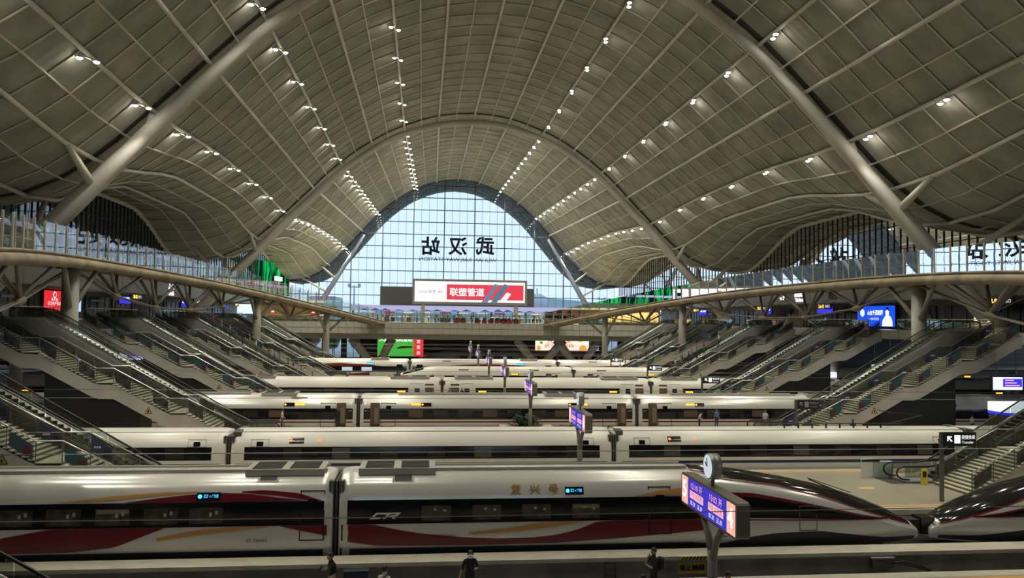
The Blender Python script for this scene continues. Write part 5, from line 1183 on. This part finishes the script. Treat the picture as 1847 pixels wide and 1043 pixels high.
hang_board(55.2, YP(3)+1.5, 3.6, 'pink and blue train board hanging beside the open door train under the right concourse'); hang_board(55.5, YP(4)+1.5, 3.6, 'pink and blue train board hanging beside the plain white train under the right concourse')
hang_board(-37.8, YP(3)+1.5, 3.6, 'pink and blue train board hanging beside the open door train under the left concourse'); hang_board(-38, YP(4)+1.5, 3.6, 'pink and blue train board hanging beside the plain white train under the left concourse')
hang_board(-38.5, YP(5)+1.5, 3.6, 'pink and blue train board hanging beside the red lamp nose train under the left concourse')
# ================================================================== OUTSIDE BEYOND THE GLASS
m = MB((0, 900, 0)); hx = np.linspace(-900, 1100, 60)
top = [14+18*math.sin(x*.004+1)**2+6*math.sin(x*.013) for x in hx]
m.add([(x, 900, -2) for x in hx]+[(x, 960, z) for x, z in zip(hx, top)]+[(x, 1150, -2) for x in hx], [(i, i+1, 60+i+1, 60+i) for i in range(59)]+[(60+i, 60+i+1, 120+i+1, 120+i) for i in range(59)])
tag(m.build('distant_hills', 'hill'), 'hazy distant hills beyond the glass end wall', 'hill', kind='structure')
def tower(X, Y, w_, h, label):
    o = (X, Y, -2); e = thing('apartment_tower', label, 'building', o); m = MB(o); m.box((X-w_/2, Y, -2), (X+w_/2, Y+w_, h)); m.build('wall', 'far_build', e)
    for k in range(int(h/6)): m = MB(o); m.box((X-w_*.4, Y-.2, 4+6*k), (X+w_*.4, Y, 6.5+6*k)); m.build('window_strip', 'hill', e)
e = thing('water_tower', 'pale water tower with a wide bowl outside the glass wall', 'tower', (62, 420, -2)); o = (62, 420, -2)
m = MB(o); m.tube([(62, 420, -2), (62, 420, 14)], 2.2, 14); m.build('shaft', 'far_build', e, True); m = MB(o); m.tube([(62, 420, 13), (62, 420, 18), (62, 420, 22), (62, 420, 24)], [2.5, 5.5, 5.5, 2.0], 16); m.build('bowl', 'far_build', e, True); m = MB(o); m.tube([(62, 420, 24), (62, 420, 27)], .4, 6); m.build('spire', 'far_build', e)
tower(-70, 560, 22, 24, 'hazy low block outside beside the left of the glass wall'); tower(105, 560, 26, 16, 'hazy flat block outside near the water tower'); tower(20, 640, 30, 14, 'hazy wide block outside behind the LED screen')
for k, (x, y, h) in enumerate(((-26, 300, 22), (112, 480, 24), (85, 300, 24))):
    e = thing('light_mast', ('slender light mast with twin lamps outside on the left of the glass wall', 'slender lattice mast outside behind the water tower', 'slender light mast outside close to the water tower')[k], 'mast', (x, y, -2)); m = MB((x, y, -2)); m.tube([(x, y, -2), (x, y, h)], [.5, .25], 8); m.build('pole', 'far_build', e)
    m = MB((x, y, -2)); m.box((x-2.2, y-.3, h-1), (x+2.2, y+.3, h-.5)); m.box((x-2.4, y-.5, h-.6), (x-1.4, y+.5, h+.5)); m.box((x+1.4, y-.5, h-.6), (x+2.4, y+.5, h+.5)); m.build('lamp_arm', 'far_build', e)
for k in range(22):
    x = -80+8.5*k+random.uniform(-2, 2); y = 245+12*(k % 3); r = random.uniform(3, 4.6); o = (x, y, -2); e = thing('street_tree', 'green street tree outside below the glass end wall', 'tree', o, group='trees outside the glass wall')
    m = MB(o); m.tube([(x, y, -2), (x, y, 3)], .25, 6); m.build('trunk', 'wood_warm', e)
    m = MB(o)
    for q in range(4): dx, dy, dz = random.uniform(-1.5, 1.5), random.uniform(-1, 1), random.uniform(0, 2.5); m.tube([(x+dx, y+dy, -.2+dz), (x+dx, y+dy, 1.5+dz+r*.4), (x+dx, y+dy, 2.6+dz+r*.8)], [r*.4, r*.75, r*.2], 9)
    m.build('crown', 'leaf_far', e, True)
# extra cable crossing in front of the silver and red train
wire([(-12.5, 20.5, 4.5), (0, 20.5, 4.45), (31, 20.5, 4.52)], 'thin sagging cable crossing in front of the silver and red train', .012)
# ================================================================== PEOPLE
pmat('skin', (.42, .24, .16), .55); pmat('hair', (.012, .010, .009), .5); pmat('cloth_black', (.012, .012, .014), .8); pmat('cloth_white', (.62, .62, .60), .8); pmat('cloth_blue', (.12, .20, .38), .8)
pmat('cloth_grey', (.16, .16, .17), .8); pmat('cloth_red', (.30, .035, .03), .8); pmat('cloth_tan', (.36, .27, .17), .8); pmat('shoe', (.03, .03, .03), .6); pmat('cloth_navy', (.02, .025, .055), .8); pmat('mask_white', (.75, .77, .78), .7); pmat('phone', (.01, .01, .012), .2)
def human_mesh(J, sub=1, fingers=False, shorts=False, long_sleeve=False, dress=False):
    """J: overrides of joint positions; returns one continuous body mesh, slots: skin, top, bottom, shoe"""
    D = dict(pel=(0, 0, .95), sp=(0, 0, 1.12), ch=(0, 0, 1.32), nk=(0, 0, 1.47), jaw=(0, -.015, 1.545), hd=(0, -.01, 1.62), ht=(0, 0, 1.70),
             hl=(-.09, 0, .90), kl=(-.10, -.01, .50), al=(-.10, .02, .09), tl=(-.11, -.15, .035), hr=(.09, 0, .90), kr=(.10, -.01, .50), ar=(.10, .02, .09), tr=(.11, -.15, .035),
             sl=(-.175, 0, 1.40), el=(-.22, .03, 1.13), wl=(-.23, -.05, .89), pl=(-.23, -.07, .82), sr=(.175, 0, 1.40), er=(.22, .03, 1.13), wr=(.23, -.05, .89), pr=(.23, -.07, .82))
    D.update(J); R = dict(pel=.135, sp=.125, ch=.14, nk=.058, jaw=.078, hd=.092, ht=.07, hl=.09, kl=.06, al=.042, tl=.038, hr=.09, kr=.06, ar=.042, tr=.038, sl=.068, el=.045, wl=.03, pl=.036, sr=.068, er=.045, wr=.03, pr=.036)
    if dress: R.update(hl=.12, hr=.12, kl=.1, kr=.1)
    names = list(D); E = [('pel', 'sp'), ('sp', 'ch'), ('ch', 'nk'), ('nk', 'jaw'), ('jaw', 'hd'), ('hd', 'ht'), ('pel', 'hl'), ('hl', 'kl'), ('kl', 'al'), ('al', 'tl'), ('pel', 'hr'), ('hr', 'kr'), ('kr', 'ar'), ('ar', 'tr'), ('ch', 'sl'), ('sl', 'el'), ('el', 'wl'), ('wl', 'pl'), ('ch', 'sr'), ('sr', 'er'), ('er', 'wr'), ('wr', 'pr')]
    V = [np.array(D[n], float) for n in names]; rad = [R[n] for n in names]; ed = [(names.index(a), names.index(b)) for a, b in E]; kinds = {}
    for (a, b) in E:
        k = 1
        if a in ('nk', 'jaw', 'hd') or b == 'nk' and False: k = 0
        if a in ('wl', 'wr'): k = 0
        if a in ('el', 'er'): k = 1 if long_sleeve else 0
        if a in ('hl', 'hr') or (a == 'pel' and b[0] == 'h'): k = 2
        if a in ('kl', 'kr'): k = 0 if shorts else 2
        if a in ('al', 'ar'): k = 3
        kinds[(a, b)] = k
    segs = [(np.array(D[a], float), np.array(D[b], float), kinds[(a, b)], R[a]) for a, b in E]
    if fingers:
        for p, w_ in (('pl', 'wl'), ('pr', 'wr')):
            P, W = np.array(D[p], float), np.array(D[w_], float); d = P-W; d /= np.linalg.norm(d); s = np.cross(d, (0, .3, 1)); s /= np.linalg.norm(s)+1e-9; nn = np.cross(s, d)
            for k, (off, ln) in enumerate(((-.028, .06), (-.010, .07), (.010, .066), (.028, .052))):
                b0 = P+s*off+d*.02; b1 = b0+d*ln*.55+nn*.012; b2 = b1+d*ln*.35+nn*.032
                i0 = len(V); V += [b0, b1, b2]; rad += [.0105, .0095, .008]; ed += [(names.index(p), i0), (i0, i0+1), (i0+1, i0+2)]
            b0 = W+(P-W)*.5+s*.035; b1 = b0+s*.025+d*.03+nn*.015; i0 = len(V); V += [b0, b1, b1+d*.028+nn*.01]; rad += [.012, .0105, .009]; ed += [(names.index(w_), i0), (i0, i0+1), (i0+1, i0+2)]
    me = bpy.data.meshes.new('body'); me.from_pydata([tuple(v) for v in V], ed, []); o = bpy.data.objects.new('body', me); COL.objects.link(o)
    sk = o.modifiers.new('skin', 'SKIN'); sk.use_smooth_shade = True; sk.branch_smoothing = .4
    for i, sv in enumerate(me.skin_vertices[0].data): sv.radius = (rad[i], rad[i]); sv.use_root = (i == 0)
    for i, n in enumerate(names):
        if n in ('ch', 'sp', 'pel'): me.skin_vertices[0].data[i].radius = (rad[i]*1.12, rad[i]*.82)
    if sub: ss = o.modifiers.new('sub', 'SUBSURF'); ss.levels = sub; ss.render_levels = sub
    bpy.context.view_layer.update(); out = bpy.data.meshes.new_from_object(o.evaluated_get(bpy.context.evaluated_depsgraph_get())); bpy.data.objects.remove(o)
    out.materials.clear()
    for _ in range(4): out.materials.append(None)
    A = np.array([s[0] for s in segs]); B = np.array([s[1] for s in segs]); AB = B-A; L2 = (AB**2).sum(1)+1e-9
    for f in out.polygons:
        c = np.array(f.center); t = np.clip(((c-A)*AB).sum(1)/L2, 0, 1); d = np.linalg.norm(A+AB*t[:, None]-c, axis=1); f.material_index = segs[int(np.argmin(d-np.array([s[3] for s in segs])*.6))][2]; f.use_smooth = True
    return out
def hair_mesh(hd, ht, tilt=(0, 0), long=False):
    m = MB(); c = np.array(hd, float); up = np.array(ht, float)-c; up /= np.linalg.norm(up); bk_ = np.array((tilt[0], tilt[1], 0.0)) if any(tilt) else np.array((0, 1.0, 0)); bk_ -= up*(bk_@up); bk_ /= np.linalg.norm(bk_); sd = np.cross(up, bk_); rings = []
    for k, el in enumerate(np.radians([-25 if not long else -60, 0, 25, 50, 72, 86])):
        ring = []
        for q in range(14):
            a = 2*math.pi*q/14; front = max(0, -math.cos(a)); e2 = el+front*math.radians(48)*(1-k/6); r = .108
            ring.append(c+up*.028+(bk_*math.cos(a)*1.08+sd*math.sin(a)*.88)*r*math.cos(e2)+up*r*1.05*math.sin(e2))
        rings.append(ring)
    V = [p for g in rings for p in g]; Fc = [(i*14+q, i*14+(q+1) % 14, (i+1)*14+(q+1) % 14, (i+1)*14+q) for i in range(5) for q in range(14)]+[tuple(70+q for q in range(14))]
    m.add(V, Fc); return m.mesh('hair', 'hair', True)
_pm = {}
def person(label, loc, rz, pose='stand', top='cloth_black', bottom='cloth_black', group=None, scale=1.0, J=None, sub=1, fingers=False, shorts=False, long_sleeve=False, face=False, mask=False, dress=False, longhair=False):
    key = (pose, shorts, long_sleeve, sub, fingers, dress)
    if key not in _pm:
        P = dict(POSES[pose]); _pm[key] = (human_mesh(P, sub, fingers, shorts, long_sleeve, dress), P)
    me, P = _pm[key]; e = thing('person', label, 'person', loc, rz, group); e.scale = (scale,)*3
    b = mk('body', me, e)
    for k, mt in enumerate(('skin', top, bottom, 'shoe')): b.material_slots[k].link = 'OBJECT'; b.material_slots[k].material = MAT[mt]
    hd = P.get('hd', (0, -.01, 1.62)); ht = P.get('ht', (0, 0, 1.70)); hk = ('hair', pose, longhair)
    if hk not in _pm: _pm[hk] = hair_mesh(hd, ht, long=longhair)
    mk('hair', _pm[hk], e)
    if face:
        h = np.array(hd, float); m = MB(); m.tube([h+np.array((0, -.088, .01)), h+np.array((0, -.112, -.018)), h+np.array((0, -.092, -.028))], [.010, .016, .012], 6)
        for s in (-1, 1): m.tube([h+np.array((s*.088, .0, .02)), h+np.array((s*.10, .012, 0)), h+np.array((s*.09, .0, -.025))], [.012, .018, .010], 6)
        m.build('nose_and_ears', 'skin', e, True)
        for s in (-1, 1): m = MB(); m.tube([h+np.array((s*.034, -.085, .012)), h+np.array((s*.034, -.094, .012))], .011, 6); m.build('eye', 'hair', e)
        if mask: m = MB(); m.tube([h+np.array((0, -.04, -.05)), h+np.array((0, -.10, -.05)), h+np.array((0, -.115, -.05))], [.088, .07, .02], 10); m.build('face_mask', 'mask_white', e, True)
        else: m = MB(); m.tube([h+np.array((-.022, -.088, -.05)), h+np.array((.022, -.088, -.05))], .007, 5); m.build('mouth', 'cloth_red', e)
    return e
PH = dict(el=(-.24, -.02, 1.14), wl=(-.12, -.25, 1.16), pl=(-.07, -.30, 1.19))
POSES = {'stand': {}, 'walk': dict(kl=(-.10, -.16, .52), al=(-.10, -.12, .12), tl=(-.11, -.28, .06), kr=(.10, .05, .5), ar=(.10, .30, .14), tr=(.11, .16, .05), wl=(-.24, .10, .9), pl=(-.24, .11, .83), wr=(.24, -.2, .95), pr=(.24, -.25, .9)),
         'phone': dict(PH, nk=(0, -.02, 1.47), jaw=(0, -.075, 1.535), hd=(0, -.07, 1.60), ht=(0, -.05, 1.69)),
         'phone_carry': dict(er=(.24, -.02, 1.14), wr=(.12, -.25, 1.16), pr=(.06, -.30, 1.19), el=(-.25, .0, 1.13), wl=(-.34, -.06, .90), pl=(-.36, -.07, .83), nk=(0, -.02, 1.47), jaw=(0, -.07, 1.535), hd=(0, -.065, 1.60), ht=(0, -.045, 1.69)),
         'face_touch': dict(el=(-.20, -.16, 1.20), wl=(-.08, -.20, 1.40), pl=(-.05, -.17, 1.47), er=(.19, -.14, 1.12), wr=(-.02, -.24, 1.16), pr=(-.08, -.24, 1.18)),
         'sit': dict(kl=(-.12, -.42, .95), al=(-.12, -.44, .55), tl=(-.12, -.58, .50), kr=(.12, -.42, .95), ar=(.12, -.44, .55), tr=(.12, -.58, .50), wl=(-.2, -.25, 1.0), pl=(-.2, -.32, .99), wr=(.2, -.25, 1.0), pr=(.2, -.32, .99)),
         'lean': dict(nk=(0, -.12, 1.42), jaw=(0, -.2, 1.47), hd=(0, -.22, 1.54), ht=(0, -.22, 1.63), ch=(0, -.06, 1.29), sl=(-.175, -.08, 1.36), sr=(.175, -.08, 1.36), wl=(-.2, -.3, 1.0), pl=(-.18, -.36, .97), wr=(.2, -.3, 1.0), pr=(.18, -.36, .97))}
near = dict(sub=2, fingers=True, face=True)
R_ = math.radians
e = person('person in black polo shirt and white shorts looking down at a phone', (-2.85, 26.75, 0), R_(-62), 'phone', 'cloth_black', 'cloth_white', shorts=True, scale=1.02, **near)
m = MB(); m.box((-.10, -.36, 1.19), (-.02, -.35, 1.33)); m.build('wristband', 'cloth_black', e); e.children[-1].name = 'phone_part'
bpy.data.objects.remove(e.children[-1])
def phone(loc, rz, label): 
    o = thing('mobile_phone', label, 'phone', loc, rz); m = MB(); m.box((-.04, -.006, -.075), (.04, .006, .075)); m.build('case', 'phone', o); m = MB(); m.box((-.036, .006, -.07), (.036, .008, .07)); m.build('screen', 'led_cyan' if False else 'phone', o); o.rotation_euler = (R_(-40), 0, rz)
def in_front(base, rz, dx, dy, z): c, s = math.cos(rz), math.sin(rz); return (base[0]+dx*c-dy*s, base[1]+dx*s+dy*c, z)
phone(in_front((-2.85, 26.75), R_(-62), -.055, -.37, 1.29), R_(-62), 'dark mobile phone held by the person in white shorts')
e = person('person in white shirt with a black shoulder strap seen from behind', (-1.05, 25.2, 0), R_(150), 'stand', 'cloth_white', 'cloth_navy', scale=1.01, **near)
m = MB(); m.tube([(.17, .09, 1.02), (.08, .145, 1.25), (-.05, .12, 1.43), (-.10, 0, 1.475), (-.05, -.12, 1.40)], .02, 6); m.build('shoulder_strap', 'cloth_black', e, True)
e = person('person in black with white face mask checking a phone and carrying a bag', (1.75, 26.65, 0), R_(4), 'phone_carry', 'cloth_black', 'cloth_black', scale=1.03, mask=True, **near)
phone(in_front((1.75, 26.65), R_(4), .05, -.37, 1.30), R_(4), 'dark mobile phone held by the masked person in black')
b0 = in_front((1.75, 26.65), R_(4), -.38, -.08, .45); o = thing('carrier_bag', 'white and black carrier bag in the hand of the masked person', 'bag', b0)
m = MB(); m.prism([(-.16, 0), (.16, 0), (.13, .30), (-.13, .30)], 'y', -.07, .07); m.build('bag_body', 'cloth_white', o); m = MB(); m.prism([(-.17, .02), (-.02, .02), (-.1, .33), (-.15, .33)], 'y', -.08, .08); m.build('dark_side', 'cloth_black', o)
m = MB(); m.tube([(-.09, 0, .29), (-.03, 0, .40), (.03, 0, .40), (.09, 0, .29)], .012, 6); m.build('handle', 'cloth_black', o)
e = person('person in black with a backpack touching the face with folded arm', (8.1, 26.45, 0), R_(-70), 'face_touch', 'cloth_black', 'cloth_black', scale=1.02, **near)
pb = in_front((8.1, 26.45), R_(-70), 0, .235, .98); o = thing('backpack', 'black backpack on the back of the person touching the face', 'backpack', pb, R_(-70))
m = MB(); m.tube([(0, 0, 0), (0, .02, .08), (0, .03, .25), (0, .02, .40), (0, 0, .46)], [.06, .15, .165, .15, .06], 12); m.build('pack', 'cloth_black', o, True); m = MB(); m.tube([(0, .15, .06), (0, .17, .15), (0, .15, .22)], [.05, .085, .05], 10); m.build('pocket', 'cloth_grey', o, True)
e = person('person in pale blue shirt with backpack straps below the blue clock sign', (9.75, 24.25, 0), R_(12), 'lean', 'cloth_blue', 'cloth_navy', scale=1.02, **near)
for s in (-1, 1): m = MB(); m.tube([(s*.11, .08, 1.44), (s*.11, -.08, 1.48), (s*.12, -.19, 1.30), (s*.13, -.16, 1.12)], .022, 6); m.build('backpack_strap', 'cloth_navy', e, True)
person('person with dark hair at the bottom beside the striped warning strip', (6.95, 23.8, 0), R_(170), 'stand', 'cloth_grey', 'cloth_black', **near)
person('person with dark hair in grey standing apart near the escalator rail', (-7.2, 24.4, 0), R_(-160), 'stand', 'cloth_grey', 'cloth_navy', **near)
# grey luggage bench behind the person in white shorts
o = thing('luggage_case', 'grey suitcase with navy top standing behind the person in white shorts', 'suitcase', (-2.1, 27.3, 0)); m = MB(); m.box((-.42, -.14, .05), (.42, .14, .75)); m.build('shell', 'cloth_grey', o); m = MB(); m.box((-.42, -.15, .75), (.42, .15, .98)); m.build('navy_top', 'cloth_navy', o); m = MB(); m.tube([(-.2, 0, .98), (-.2, 0, 1.05), (.2, 0, 1.05), (.2, 0, .98)], .015, 6); m.build('handle', 'steel', o)
# ---------------------------------------------------------------- passengers in the middle distance
for (x, y, rz, ps, tp, bt, lab) in ((-11.7, 68.2, 90, 'walk', 'cloth_white', 'cloth_grey', 'person in white walking along the platform of the open door train, by the stairs'), (26.8, 68.6, 10, 'stand', 'cloth_blue', 'cloth_navy', 'person in blue shirt standing beside the open door train'),
        (24.6, 67.0, 60, 'lean', 'cloth_white', 'cloth_black', 'person in white and black bending beside the blue shirted person'), (31.0, 67.6, -30, 'stand', 'cloth_white', 'cloth_white', 'person all in white before the open door train'), (33.3, 68.2, 200, 'stand', 'cloth_black', 'cloth_black', 'person in black at the right stairs foot of the open door train platform'),
        (35.5, 60.9, 160, 'stand', 'cloth_navy', 'cloth_black', 'person in navy at the right stairs of the open door train platform'), (-7.2, 69.2, 0, 'stand', 'cloth_black', 'cloth_black', 'attendant in black in the open door of the silver train'),
        (3.2, 88.9, 0, 'stand', 'cloth_blue', 'cloth_navy', 'person in blue at an open door of the plain white train'), (4.6, 88.8, 20, 'stand', 'cloth_navy', 'cloth_navy', 'person in navy at an open door of the plain white train'),
        (-1.2, 107.5, 80, 'walk', 'cloth_black', 'cloth_black', 'person in black walking toward the red lamp nose train'), (-12.4, 103.5, 90, 'stand', 'cloth_black', 'cloth_black', 'person in black at the stairs foot of the red lamp nose train platform'), (48.5, 64.0, 90, 'stand', 'cloth_white', 'cloth_navy', 'person in white in front of the glowing kiosk'),
        (63.0, 103.3, 90, 'walk', 'cloth_white', 'cloth_black', 'person walking in front of the large blue advert')):
    z = FLOOR2 if x > 60 else 0
    person(lab, (x if z == 0 else X0+47.5, y, z), R_(rz), ps, tp, bt, sub=1, long_sleeve=tp in ('cloth_black', 'cloth_navy'))
cl = ['cloth_black', 'cloth_white', 'cloth_grey', 'cloth_navy', 'cloth_tan', 'cloth_red', 'cloth_blue']; cn = {'cloth_black': 'black', 'cloth_white': 'white', 'cloth_grey': 'grey', 'cloth_navy': 'navy', 'cloth_tan': 'tan', 'cloth_red': 'red', 'cloth_blue': 'blue'}
def on_escalator(i, sg, us, where):
    for k, u in enumerate(us):
        z = esc_z(u)+.3; t_ = cl[(k*3+i) % 7]; X = X0+sg*(ST0-.2+u)
        person('person in %s riding the busy escalator to %s' % (cn[t_], where), (X, YP(i)-.4+1.35+.4*(k % 2), z), R_(90 if sg < 0 else -90), 'stand', t_, cl[(k*2) % 4], 'riders on the escalator to '+where, long_sleeve=k % 2 == 0)
on_escalator(5, -1, [1.2, 2.2, 2.7, 3.8, 4.4, 5.6, 6.2, 7.0, 8.6, 9.5, 10.4, 11.3, 12.0, 13.2, 14.2], 'the left hall')
on_escalator(5, 1, [4.2, 5.0, 5.6, 6.0, 6.8, 7.4, 8.0, 9.2, 11.2, 13.5], 'the right hall')
on_escalator(6, 1, [2.2, 3.2, 4.0, 5.5, 6.6, 8.0], 'the golden shop')
# ---------------------------------------------------------------- crowd on the far bridge
seen = []
for k in range(64):
    
    for _t in range(40):
        x = random.uniform(-13, 31); y = random.uniform(163.2, 178)
        if all((x-a)**2+(y-b)**2 > .8 for a, b in seen) and not (abs(y-165.1) < .9 and (abs(x) < 1.4 or abs(x-19.8) < 1.4)): break
    seen.append((x, y)); t_ = random.choice(cl[:6]); pose = random.choice(['stand', 'walk', 'lean', 'phone'])
    person('person in %s in the crowd on the far concourse bridge' % cn[t_], (x, y, 8.78), random.uniform(0, 6.28), pose, t_, random.choice(cl[:4]), 'crowd on the far bridge', sub=0)
# benches and red massage chairs on the far bridge
pmat('chair_red', (.38, .02, .03), .5)
for k in range(9):
    x = 11.5+1.35*k if k < 7 else (7.0+1.4*(k-7)); y = 162.2; o = thing('massage_chair', 'plump red and black massage chair at the railing of the far bridge', 'chair', (x, y, 8.78), random.uniform(-.5, .5), 'massage chairs on the far bridge')
    m = MB(); m.box((-.38, -.35, 0), (.38, .45, .5)); m.build('seat', 'chair_red', o); m = MB(); m.prism([(.25, .5), (.5, .5), (.62, 1.2), (.42, 1.25)], 'x', -.34, .34); m.build('backrest', 'cloth_black', o)
    for s in (-1, 1): m = MB(); m.box((s*.38-.1, -.3, .1), (s*.38+.1, .5, .72)); m.build('armrest', 'chair_red' if k % 2 else 'cloth_black', o)
for k in range(10):
    x = -12+4.3*k; y = 181+1.5*(k % 2); o = thing('food_stall', 'small food stall with sign board under the long lilac banner', 'stall', (x, y, 8.78), 0, 'food stalls on the far bridge')
    m = MB(); m.box((-1.2, -.5, 0), (1.2, .5, 1.05)); m.build('counter', ('white_paint', 'dark_panel', 'cloth_tan')[k % 3], o); m = MB(); m.box((-1.2, -.45, 2.0), (1.2, .45, 2.35)); m.build('sign_board', ('white_paint', 'chair_red', 'paper')[k % 3], o)
    for s in (-1.1, 1.1): m = MB(); m.box((s-.04, -.04, 1.05), (s+.04, .04, 2.0)); m.build('post', 'steel', o)
